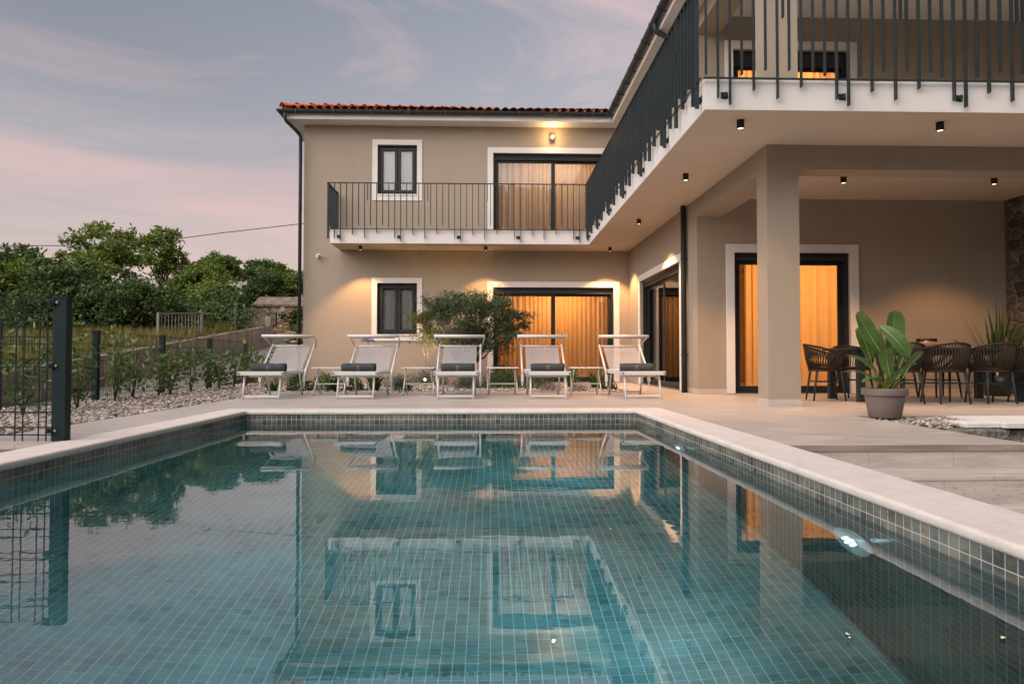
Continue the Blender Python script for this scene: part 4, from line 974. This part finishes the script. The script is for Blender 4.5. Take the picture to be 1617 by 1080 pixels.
# spiky plant in the dark behind the table
sp = thing('spiky_plant', (8.15, 10.75, 0), 'dark spiky leaved plant in the terrace corner by the stone pier', 'plant')
MB().lathe([(0, .003), (.17, .003), (.22, .38), (.20, .38), (0, .35)], (8.15, 10.75, 0), 26).build('pot', M_table, sp, smooth=True)
mb = MB(); rr = random.Random(5)
for k in range(46):
    a = rr.uniform(0, 6.28); el = rr.uniform(.35, 1.5); Ln = rr.uniform(.75, 1.35); b0 = Vector((8.15 + rr.uniform(-.08, .08), 10.75 + rr.uniform(-.08, .08), .35))
    if math.sin(a) > .3: el = max(el, 1.1)
    d = Vector((math.cos(a) * math.cos(el), .6 * math.sin(a) * math.cos(el), math.sin(el))); side = Vector((-math.sin(a), math.cos(a), .3)).normalized(); V = []
    for i in range(7):
        t = i / 6; c = b0 + d * Ln * t - Vector((0, 0, .22 * t * t * Ln * (1.3 - math.sin(el)))); w = .030 * (1 - t) ** .6 + .001
        V += [c - side * w, c + side * w]
    mb.add(V, [(2 * i, 2 * i + 1, 2 * i + 3, 2 * i + 2) for i in range(6)])
mb.build('leaves', M_shrub, sp)

def tuft(name, x, y, z, n, h, w, spread_, m, label, cat, group=None, arch=.35):
    V = []; F = []; r = random.Random(int(abs(x) * 1000 + y * 10))
    mb = MB()
    for k in range(n):
        a = r.uniform(0, 6.28); ro = r.uniform(0, .3) * spread_; b0 = Vector((x + math.cos(a) * ro, y + math.sin(a) * ro, z)); H = h * r.uniform(.6, 1.15); out_ = spread_ * r.uniform(.3, 1.1); tw = r.uniform(-1, 1)
        side = Vector((-math.sin(a + tw), math.cos(a + tw), 0)); V = []
        for i in range(6):
            t = i / 5; c = b0 + Vector((math.cos(a) * out_ * t ** 1.6, math.sin(a) * out_ * t ** 1.6, H * (t - arch * t ** 3))); ww = w * (1 - t ** 2) * .5 + .0006
            V += [c - side * ww, c + side * ww]
        mb.add(V, [(2 * i, 2 * i + 1, 2 * i + 3, 2 * i + 2) for i in range(5)])
    return tag(mb.build(name, m), label, cat, group)
def bush(name, x, y, z, rx, rz, n, ll, lw, m, label, cat, group=None, hollow=.45):
    u = rng.normal(size=(n, 3)); u /= np.linalg.norm(u, axis=1)[:, None]; rad = rng.uniform(hollow, 1, n)[:, None] ** .6
    u[:, 2] = np.abs(u[:, 2]); lump = 1 + .16 * np.sin(u[:, :1] * 7 + x * 5) * np.sin(u[:, 1:2] * 6 + y)
    C = np.array([x, y, z]) + u * rad * lump * np.array([rx, rx, rz]); V, F = leaves(C, ll, lw, .35)
    return tag(nmesh(name, V, F, m), label, cat, group)
Z0 = -.03
G1 = 'low plants in the pebble bed behind the loungers'
tuft('iris_clump', -4.02, 12.75, Z0, 46, .34, .030, .26, M_iris, 'strap leaved green clump under the leftmost lounger, beside the pebbles', 'plant', G1)
bush('round_shrub', -3.62, 13.0, Z0, .24, .34, 900, .055, .026, M_shrub, 'dense green shrub behind the leftmost lounger, left one of two', 'shrub', G1)
bush('round_shrub', -3.20, 13.2, Z0, .26, .34, 900, .055, .026, M_laurel, 'brighter green shrub behind the leftmost lounger, right one of two', 'shrub', G1)
tuft('iris_clump', -2.92, 12.75, Z0, 44, .50, .038, .30, M_iris, 'tall strap leaved clump behind the leftmost side table', 'plant', G1)
bush('round_shrub', -2.62, 13.1, Z0, .22, .30, 800, .05, .026, M_shrub, 'dark green shrub behind the left legs of the second lounger', 'shrub', G1)
tuft('iris_clump', -2.20, 13.0, Z0, 46, .46, .046, .24, M_iris, 'broad leaved clump showing between the legs of the second lounger', 'plant', G1)
bush('lavender_bush', -1.98, 14.6, Z0, .36, .32, 1700, .075, .010, M_lav, 'grey green lavender bush behind the right side of the second lounger', 'shrub', G1, .2)
bush('round_shrub', -1.66, 12.95, Z0, .17, .24, 600, .05, .024, M_shrub, 'small round dark shrub at the left foot of the second side table', 'shrub', G1)
bush('lavender_bush', -1.42, 15.9, Z0, .62, .38, 2600, .10, .010, M_lav, 'wide lavender bush under the left side of the olive tree', 'shrub', G1, .1)
tuft('flowering_stems', -1.38, 15.8, Z0, 34, .95, .009, .55, M_lilac, 'thin dry flower stems rising from the wide lavender bush', 'plant', G1, .05)
bush('lavender_bush', -.40, 14.0, Z0, .40, .34, 1900, .075, .011, M_lav, 'grey green bush behind the middle lounger, around the olive trunk', 'shrub', G1, .2)
bush('lavender_bush', .30, 14.1, Z0, .45, .36, 2200, .075, .012, M_shrub, 'dark green low bush behind the third side table', 'shrub', G1, .2)
bush('lavender_bush', .95, 14.0, Z0, .42, .38, 2100, .075, .012, M_lav, 'grey green bush behind the fourth lounger', 'shrub', G1, .2)
bush('round_shrub', .25, 15.6, Z0, .38, .52, 1300, .07, .03, M_laurel, 'brighter green shrub in front of the lit door, beside the olive crown', 'shrub', G1)
bush('heather_tuft', 1.12, 12.95, Z0, .20, .18, 700, .06, .009, M_lilac, 'greyish lilac tuft on the pebbles behind the fourth lounger', 'plant', G1, .1)
bush('heather_tuft', 1.66, 12.85, Z0, .22, .19, 800, .06, .009, M_lilac, 'greyish lilac tuft on the pebbles under the rightmost side table', 'plant', G1, .1)
tuft('iris_clump', 1.72, 14.4, Z0, 46, .62, .034, .40, M_iris, 'tall strap leaved clump behind the rightmost side table, left one of two', 'plant', G1)
tuft('iris_clump', 2.22, 14.3, Z0, 46, .60, .034, .34, M_iris, 'tall strap leaved clump beside the rightmost lounger, right one of two', 'plant', G1)
bush('round_shrub', 2.30, 13.4, Z0, .18, .30, 700, .05, .024, M_shrub, 'small green shrub at the right end of the pebble bed', 'shrub', G1)
# agapanthus
ag = thing('agapanthus', (-2.42, 13.5, Z0), 'purple agapanthus flower head showing above the second lounger', 'flower')
MB().tube([(-2.42, 13.5, Z0), (-2.40, 13.5, .5), (-2.41, 13.5, .93)], .006, 6).build('stem', M_iris, ag)
u = rng.normal(size=(70, 3)); u /= np.linalg.norm(u, axis=1)[:, None]; u[:, 2] = np.abs(u[:, 2]) * .9
V, F = leaves(np.array([-2.41, 13.5, .93]) + u * np.array([.14, .14, .07]), .06, .028, .2); nmesh('flower_head', V, F, M_purple, ag)
mb = MB()
for q in u[::2]: mb.tube([(-2.41, 13.5, .92), (-2.41 + q[0] * .13, 13.5 + q[1] * .13, .93 + q[2] * .065)], .002, 4)
mb.build('flower_stalks', M_iris, ag)

# trees
def tree(name, x, y, z, h, rx, ry, crown_z0, n, ll, lw, m, label, cat='tree', group=None, seed=0, clumps=26, trunk_r=.12, lean=(0, 0), csz=.34, up=.2, trunks=1, flat=1.0):
    r = np.random.default_rng(seed); t = thing(name, (x, y, z), label, cat, group)
    cz = (crown_z0 + h) / 2; hz = (h - crown_z0) / 2
    u = r.normal(size=(clumps, 3)); u /= np.linalg.norm(u, axis=1)[:, None]; rad = r.uniform(.25, 1, clumps)[:, None] ** .55
    C = np.array([x + lean[0], y + lean[1], z + cz]) + u * rad * np.array([rx, ry, hz]) * .80
    mb = MB()
    for tk in range(trunks):
        ox = (tk - (trunks - 1) / 2) * trunk_r * 1.6
        fork = Vector((x + lean[0] * .4 + ox * 1.5, y + lean[1] * .4, z + crown_z0 * .8))
        mb.tube([(x + ox, y, z - .1), (x + ox * 1.1 + lean[0] * .12 + trunk_r * .5, y, z + crown_z0 * .4), fork], [trunk_r * 1.25, trunk_r, trunk_r * .8], 9)
        for c in C[tk::trunks][:12]:
            c = Vector(c); mid = fork.lerp(c, .5) + Vector((r.normal(0, .06) * rx, r.normal(0, .06) * ry, -.05 * hz)); mb.tube([fork, mid, c], [trunk_r * .5, trunk_r * .28, trunk_r * .08], 6)
    mb.build('trunk', M_bark, t, smooth=True)
    pts = []; per = n // clumps
    for c in C:
        s = csz * r.uniform(.55, 1.25) * np.array([rx, ry, hz * flat * .9]); sub = c + r.normal(0, .55, (5, 3)) * s
        for q in sub: pts.append(q + r.normal(0, .36, (per // 5, 3)) * s)
    V, F = leaves(np.concatenate(pts), ll, lw, up, rr=r); nmesh('crown', V, F, m, t)
    return t
tree('olive_tree', -.62, 15.2, Z0, 2.34, 1.55, .85, .50, 30000, .085, .020, M_olive, 'bushy olive tree in the pebble bed in front of the facade', seed=14, clumps=84, trunk_r=.075, lean=(.20, 0), csz=.155, trunks=2, up=.35)
GT = 'trees and tall bushes beyond the lane'
def gz(x, y): return ground_h(x, y)
T = [ # x, y, top z, rx, crown base, n, mat, leaf, label, seed
    (-25.5, 33, 6.0, 2.6, .9, 11000, M_leafd, .23, 'dark bushy tree at the far left edge of the wood', 11),
    (-21.4, 32, 5.5, 2.3, .9, 11000, M_leafd, .23, 'dark rounded tree left of the tall pale tree', 12),
    (-17.6, 31.5, 6.85, 2.2, 1.5, 6500, M_leafl, .20, 'tall pale green tree with open crown, left one of the two highest tops', 13),
    (-14.75, 31, 6.55, 1.35, 1.7, 3800, M_leafl, .20, 'tall slim pale green tree, right one of the two highest tops', 14),
    (-11.3, 21.6, 3.05, 1.9, .0, 14000, M_leafd, .13, 'big dark bush spreading in front of the wood above the lane', 15),
    (-13.6, 22.0, 3.55, 1.9, .0, 14000, M_leafd, .15, 'wide dark fig like bush behind the near fence post', 16),
    (-15.6, 27, 4.5, 2.0, .3, 11000, M_leafm, .18, 'mid green bush at the foot of the tall pale trees', 17),
    (-14.6, 37, 6.2, 1.7, 1.5, 8000, M_leafm, .20, 'mid green tree with visible trunk, just right of the tall pale trees', 18),
    (-14.2, 43, 6.7, 2.1, 1.4, 9000, M_leafd, .22, 'dark tree with a narrow pointed top right of the tall pale trees', 19),
    (-11.7, 29, 4.05, 1.3, .5, 6500, M_leafl, .16, 'small yellow green tree in front of the darker wood', 20),
    (-12.0, 40, 6.1, 1.7, 1.3, 8000, M_leafm, .21, 'leafy mid green tree in the right half of the wood', 21),
    (-10.7, 45, 6.3, 2.2, 1.2, 9000, M_leafd, .22, 'dark green tree behind the left half of the old stone shed', 22),
    (-8.3, 46, 5.9, 2.2, 1.2, 9000, M_leafm, .22, 'mid green tree behind the shed, cut off by the house corner', 23),
    (-14.4, 33, 3.9, 1.5, .1, 8000, M_leafd, .17, 'low dark bush just left of the old stone shed', 24),
    (-10.6, 27.5, 3.55, 1.0, .2, 6000, M_leafd, .13, 'small dark bush right behind the iron gate', 27),
    (-13.2, 31, 4.9, 1.6, .6, 9000, M_leafm, .17, 'bushy mid green tree between the pale trees and the shed', 28),
    (-11.7, 35.5, 5.2, 1.5, .7, 9000, M_leafd, .17, 'dark leafy tree just left of the stone shed', 29),
    (-16.2, 23, 3.9, 2.2, .0, 12000, M_leafm, .17, 'mid green bush at the far left behind the wire fence', 25),
    (-17.8, 25, 4.6, 2.4, .3, 12000, M_leafd, .19, 'tall dark bush behind the mid green bush at the far left', 26)]
for (x, y, tz, rx, cb_, n_, m_, lf, lab, sd) in T:
    z = gz(x, y); tree('wood_tree' if cb_ > .85 else 'wood_bush', x, y, z, tz - z + .15, rx, rx * .8, cb_, n_, lf, lf * .5, m_, lab, 'tree' if cb_ > .85 else 'bush', GT, sd, clumps=46, trunk_r=.11, csz=.17 if 'tall' in lab else .23)
# a distant wood that closes the view
C = []
for k in range(130):
    x = rng.uniform(-60, -5); y = 52 + rng.uniform(0, 10); z = 3.2 + rng.uniform(-.3, 2.4)
    C.append(np.array([x, y, z]) + rng.normal(0, 1, (220, 3)) * np.array([1.5, 1.2, .75]))
V, F = leaves(np.concatenate(C), .36, .2, .2); tag(nmesh('far_wood', V, F, M_leafd), 'dense dark wood behind the nearer trees', 'wood', kind='stuff')
C = []
for k in range(190):
    y = rng.uniform(21, 37); x = max(-.385 * y, -.33 * y - 1.6) - (1.3 if y < 23.5 else .2) - rng.uniform(0, 8); z = ground_h(x, y) + rng.uniform(.0, .6)
    C.append(np.array([x, y, z]) + rng.normal(0, 1, (260, 3)) * np.array([.7, .5, .32]))
V, F = leaves(np.concatenate(C), .17, .09, .2); tag(nmesh('undergrowth', V, F, M_leafd), 'dark undergrowth filling the foot of the wood', 'undergrowth', kind='stuff')

C = []  # tree belt added out of view; its taller right side blocks low sky light
for k in range(150):
    a = rng.uniform(R(95), R(265)); d_ = rng.uniform(20, 27); x = math.sin(a) * d_; y = math.cos(a) * d_ - 6; hh = (14 if a < R(205) else 6) + 1.1 * math.sin(a * 9) + .8 * math.sin(a * 23)
    for z in np.arange(.5, hh, 1.0): C.append(np.array([x, y, z]) + rng.normal(0, 1, (130, 3)) * np.array([1.2, 1.2, .6]))
V, F = leaves(np.concatenate(C), .30, .17, .2)
B = np.concatenate([c[::5] for c in C]); V2, F2 = leaves(B + np.sign(B) * np.array([.8, .8, 0]), 1.5, 1.2, .2); F2 = F2 + len(V); V = np.concatenate([V, V2]); F = np.concatenate([F, F2]); tag(nmesh('unseen_garden_wood', V, F, M_leafd), 'unseen belt of trees added across the garden, mirrored in the glass and blocking low sky light', 'wood', kind='stuff')
# hedge plants along the fence
GH = 'young laurel plants along the wire fence'
def laurel(x, y, h, lab, seed, w=.2, stems=3):
    r = np.random.default_rng(seed); t = thing('laurel_plant', (x, y, Z0), lab, 'plant', GH); mb = MB(); P = []
    for s in range(stems):
        a = r.uniform(0, 6.28); tx, ty = math.cos(a) * w * .8 * (s > 0), math.sin(a) * w * .8 * (s > 0); hh = h * (1 if s == 0 else r.uniform(.6, .9))
        pts = [(x, y, Z0), (x + tx * .4, y + ty * .4, Z0 + hh * .5), (x + tx, y + ty, Z0 + hh)]; mb.tube(pts, [.009, .006, .003], 6)
        k = int(62 * hh / h); tt = r.uniform(.12, 1, k) ** .8
        P.append(np.stack([x + tx * tt ** 1.3 + r.normal(0, w * .36, k), y + ty * tt ** 1.3 + r.normal(0, w * .36, k), Z0 + hh * tt + r.normal(0, .02, k)], 1))
    mb.build('stem', M_bark, t, smooth=True)
    V, F = leaves(np.concatenate(P), .12, .042, .55, rr=r); nmesh('foliage', V, F, M_laurel, t); return t
LP = [(-5.05, 7.55, .86, 'leafy young laurel seen through the near wire panel, left one'), (-4.95, 8.35, .80, 'leafy young laurel seen through the near wire panel, beside the square post'),
      (-5.35, 9.9, .92, 'tall young laurel just right of the near square post'), (-5.45, 10.6, .85, 'bushy young laurel beside the first far fence post'),
      (-5.40, 11.3, .72, 'young laurel between the first and second far fence posts, left one'), (-5.45, 11.8, .60, 'short young laurel just left of the second far fence post'),
      (-5.45, 12.6, .80, 'young laurel just right of the second far fence post'), (-5.40, 13.2, .72, 'thin young laurel midway between second and third far fence posts'),
      (-5.40, 13.75, .66, 'young laurel just left of the third far fence post'), (-5.35, 14.4, .70, 'young laurel just right of the third far fence post'),
      (-5.30, 15.0, .85, 'upright young laurel midway between third and fourth far fence posts'), (-5.25, 15.7, .62, 'low young laurel left of the fourth far fence post'),
      (-4.95, 15.9, .80, 'broad young laurel right of the fourth far fence post, by the leftmost lounger')]
for i, (x, y, h, lab) in enumerate(LP): laurel(x, y, h * 1.16, lab, 40 + i, .20 + .06 * (i % 3 == 0), stems=4)

# garden spotlight under the olive
gs = thing('garden_spotlight', (-1.45, 15.25, Z0), 'small lit garden spotlight on a spike by the olive tree', 'garden light')
MB().tube([(-1.45, 15.27, Z0), (-1.45, 15.27, .12)], .008, 8).build('spike', M_black, gs)
MB().tube([(-1.47, 15.20, .10), (-1.43, 15.30, .19)], .030, 14).build('head', M_black, gs, smooth=True)
MB().tube([(-1.455, 15.17, .135), (-1.452, 15.15, .135)], .026, 14).build('lens', M_bulb, gs)
spotlight((-1.38, 15.12, .24), 160, R(80), .6, (1, .58, .16), rot=(R(180 - 12), 0, R(-35)))
l = bpy.data.lights.new('spot_glow', 'POINT'); l.energy = 2.2; l.color = (1, .6, .25); l.shadow_soft_size = .03; o = bpy.data.objects.new('garden_spot_glow', l); COL.objects.link(o); o.location = (-1.45, 15.08, .15)

# ------------------------------------------------------------------ fences, wall, ruin, cable
def wires(mb, F, u0, u1, zlist, ulist, z0, z1, r=.0022):
    for z in zlist: mb.bar(F.p(u0, z, 0), F.p(u1, z, 0), r * 2.5)
    for u in ulist: mb.bar(F.p(u, z0, 0), F.p(u, z1, 0), r * 2)
nf = thing('wire_fence', (-3.13, 5.1, 0), 'dark green wire panel fence with square post at the pool corner', 'fence')
po = MB().box(-3.185, -3.085, 5.06, 5.13, .0, 1.04).build('post', M_green, nf, bevel=.003)
MB().box(-3.19, -3.08, 5.055, 5.135, 1.04, 1.048).build('post_cap', M_green, nf)
Fn = Frame((0, 5.085, 0), (1, 0, 0), (0, -1, 0)); mb = MB(); zl = []; z = .03
for k in range(7): zl += [.045 + .165 * k, .098 + .165 * k]
zl = [z for z in zl if z < 1.04]; ul = []
for k in range(16): ul += [-3.235 - .167 * k, -3.29 - .167 * k]
wires(mb, Fn, -5.8, -3.19, zl, ul, .0, 1.03, .0034); mb.build('wire_panel', M_green, nf)
mb = MB()
for z in (.06, .53, .99): mb.box(-3.21, -3.165, 5.035, 5.06, z, z + .035).tube([(-3.19, 5.036, z + .018), (-3.19, 5.026, z + .018)], .010, 8)
mb.build('clamp', M_green, nf)
mb = MB()
for z in (.078, .548, 1.008): mb.tube([(-3.155, 5.058, z), (-3.155, 5.050, z)], .010, 8)
mb.build('bolts', M_alu, nf)
nf2 = thing('wire_fence', (-5.72, 12, Z0), 'long dark green wire fence with four posts running back along the lane', 'fence')
Fp = Frame((-5.74, 0, 0), (0, 1, 0), (-1, 0, 0))
for k, y in enumerate((6.1, 8.1, 10.1, 12.1, 14.1, 16.15)):
    MB().box(-5.77, -5.69, y - .04, y + .04, -.3, 1.01 if y < 15 else 1.02).build('post', M_green, nf2, bevel=.003)
mb = MB(); ul = np.arange(5.2, 16.2, .055); zl = []
for z in (.05, .30, .55, .80, .97): zl += [z, z + .018]
wires(mb, Fp, 5.2, 16.2, zl, ul, -.02, 1.0, .0019); mb.build('wire_panel', M_green, nf2)
# stained concrete retaining wall along the lane
mb = MB(); yy = [2, 5, 8, 10, 12, 14, 16, 18, 20, 22, 24, 26.3]; top = {2: .12, 5: .15, 8: .20, 10: .26}
V = []; 
for y in yy:
    t = top.get(y, field_z(y) + .02) + .012 * math.sin(y * 3); b0 = lane_z(y) - .3
    V += [(-8.60, y, b0), (-8.43, y, b0), (-8.43, y, t), (-8.60, y, t)]
F = [(4 * i + k, 4 * i + (k + 1) % 4, 4 * i + 4 + (k + 1) % 4, 4 * i + 4 + k) for i in range(len(yy) - 1) for k in range(4)] + [(0, 1, 2, 3), tuple(4 * (len(yy) - 1) + k for k in range(4))]
cw = thing('concrete_wall', (-8.5, 14, 0), 'stained grey concrete retaining wall rising along the lane', 'wall')
mb.add(V, F).build('wall_body', M_concrete, cw)
MB().box(-8.62, -8.40, 26.301, 26.55, .9, 2.2).build('end_pillar', M_concrete, cw, bevel=.02)
# rubble on top edge
P = np.stack([rng.uniform(-8.58, -8.45, 240), rng.uniform(11.5, 26, 240), np.zeros(240)], 1); P[:, 2] = [field_z(a) + .035 for a in P[:, 1]]
pebbles('wall_top_stones', P, .022, 'small pale stones lying along the top of the concrete wall', m=M_lichen)
# iron railings beyond
def railing(name, x0, x1, y0, y1, h, nb, lab):
    t = thing(name, (x0, y0, 0), lab, 'fence'); a = Vector((x0, y0, 0)); b = Vector((x1, y1, 0)); za = ground_h(min(x0, -8.7), y0) - .1; zb = ground_h(min(x1, -8.7), y1) - .1
    MB().bar((x0, y0, za + h), (x1, y1, zb + h), .04).build('rail', M_fadedmetal, t); MB().bar((x0, y0, za + .15), (x1, y1, zb + .15), .04).build('rail', M_fadedmetal, t)
    m2 = MB()
    for k in range(nb + 1):
        q = a.lerp(b, k / nb); zz = za + (zb - za) * k / nb; m2.bar((q.x, q.y, zz + .1), (q.x, q.y, zz + h), .018)
    m2.build('bars', M_fadedmetal, t)
    for q, zz in ((a, za), (b, zb)): MB().bar((q.x, q.y, zz - .1), (q.x, q.y, zz + h + .03), .07).build('post', M_fadedmetal, t)
railing('iron_gate', -9.60, -8.78, 20.0, 21.0, .82, 13, 'old iron railing panel standing in the yellow grass above the wall')
railing('iron_railing', -9.55, -8.78, 25.8, 26.7, .75, 11, 'grey iron railing in front of the old stone shed')
# ruined stone shed
rn = thing('stone_shed', (-9.5, 35.5, 1.7), 'old ruined stone shed with a lichen covered slab roof', 'shed')
Fr = Frame((0, 34, 0), (1, 0, 0), (0, -1, 0)); mb = MB(); wall(mb, Fr, -11.7, -6.5, 1.2, 3.15, .4, [(-10.95, -10.55, 2.2, 2.85)]); mb.box(-11.7, -11.3, 34.4, 38, 1.2, 3.15).box(-11.3, -6.5, 37.6, 38, 1.2, 3.15); mb.build('stone_wall', M_ruin, rn)
MB().box(-11.78, -6.4, 33.9, 38.1, 3.15, 3.27).build('slab_edge', M_lichen, rn, bevel=.02)
MB().add([(-11.75, 33.95, 3.27), (-6.4, 33.95, 3.27), (-6.4, 38, 3.27), (-11.75, 38, 3.27), (-11.6, 34.5, 3.68), (-6.4, 34.5, 3.68), (-6.4, 37.6, 3.7), (-11.6, 37.6, 3.7)],
         [(0, 1, 5, 4), (1, 2, 6, 5), (2, 3, 7, 6), (3, 0, 4, 7), (4, 5, 6, 7)]).build('roof', M_lichen, rn, bevel=.04)
MB().box(-10.9, -10.6, 33.95, 34.0, 2.25, 2.8).build('shutter', M_fadedmetal, rn)
tree('climbing_bush', -8.9, 33.0, 1.75, 1.35, .95, .5, .05, 3200, .16, .08, M_leafd, 'dark bush climbing the front of the stone shed', 'bush', None, 61, clumps=16, trunk_r=.03)
sg = thing('pole_sign', (-10.15, 33.6, 1.8), 'small bluish plate on a thin pole in front of the stone shed', 'sign')
MB().tube([(-10.15, 33.6, 1.6), (-10.15, 33.6, 3.1)], .03, 8).build('pole', M_fadedmetal, sg)
MB().box(-10.24, -10.06, 33.55, 33.57, 2.85, 3.1).build('plate', mat('blue_plate', (.30, .34, .46), .6), sg)
# low dry stone edging at the end of the lane
P = np.stack([rng.uniform(-8.3, -4.9, 260), rng.uniform(27.5, 28.2, 260), np.zeros(260)], 1); P[:, 2] = lane_z(28) + rng.uniform(0, .42, 260)
tag(pebbles('dry_stone_edge', P, .13, 'low dry stone edging across the end of the lane', m=M_ruin), kind='stuff')
bush('ivy_bank', -7.0, 29.3, lane_z(29) + .2, 1.6, .9, 2600, .2, .1, M_leafd, 'dark leafy bank behind the dry stone edging', 'bush')
# overhead cable
mb = MB(); mb.tube([(x, 24, z) for x, z in ((-30, 5.0), (-24, 4.68), (-20, 4.53), (-16.9, 4.487), (-14.5, 4.50), (-11.4, 4.69), (-9.38, 4.97), (-6.69, 5.30), (-4.0, 5.72))], .014, 6)
tag(mb.build('overhead_cable', M_wire), 'thin black overhead cable sagging across the sky to the house', 'cable')

# ------------------------------------------------------------------ rockery right of the pool deck
def rock(mb, c, s, seed):
    r = np.random.default_rng(seed); b = bmesh.new(); bmesh.ops.create_icosphere(b, subdivisions=2, radius=1)
    for v in b.verts:
        q = np.array(v.co[:]); q = np.sign(q) * np.abs(q) ** .55; q *= 1 + r.normal(0, .05)
        v.co = Vector((c[0] + q[0] * s[0], c[1] + q[1] * s[1], c[2] + q[2] * s[2]))
    b.verts.index_update(); mb.add([v.co[:] for v in b.verts], [[v.index for v in f.verts] for f in b.faces]); b.free()
rw = thing('rubble_wall', (4.6, 6.5, -.5), 'low rubble retaining wall with pale stone cap at the terrace edge', 'wall')
mb = MB(); rr = random.Random(9)
for row, zc in enumerate((-.42, -.24, -.115)):
    x = 3.90 + .1 * (row % 2)
    while x < 8.5:
        w_ = rr.uniform(.16, .30); rock(mb, (x + w_, 6.30 + rr.uniform(-.02, .02), zc), (w_ * 1.02, .13, .10 if row < 2 else .068), rr.randint(0, 999)); x += 2 * w_ * .97
mb.build('rubble_stones', M_rock, rw)
MB().box(3.86, 8.6, 6.27, 6.99, -.5, -.072).build('mortar_core', M_concrete, rw)
MB().box(4.74, 8.6, 6.16, 6.99, -.045, .004).build('cap_slab', M_slate, rw, bevel=.006)
MB().box(4.42, 4.735, 6.22, 6.55, -.045, -.002).build('cap_slab', M_slate, rw, bevel=.006)
P = np.stack([rng.uniform(3.84, 4.75, 1500), rng.uniform(6.30, 7.0, 1500), -.06 + rng.uniform(0, .045, 1500)], 1)
tag(pebbles('pot_pebbles', P, .018), 'small pebbles spread round the plant pot on the rubble wall', 'gravel')
for o in list(bpy.data.objects):
    if o.type == 'LIGHT': o.hide_render = False
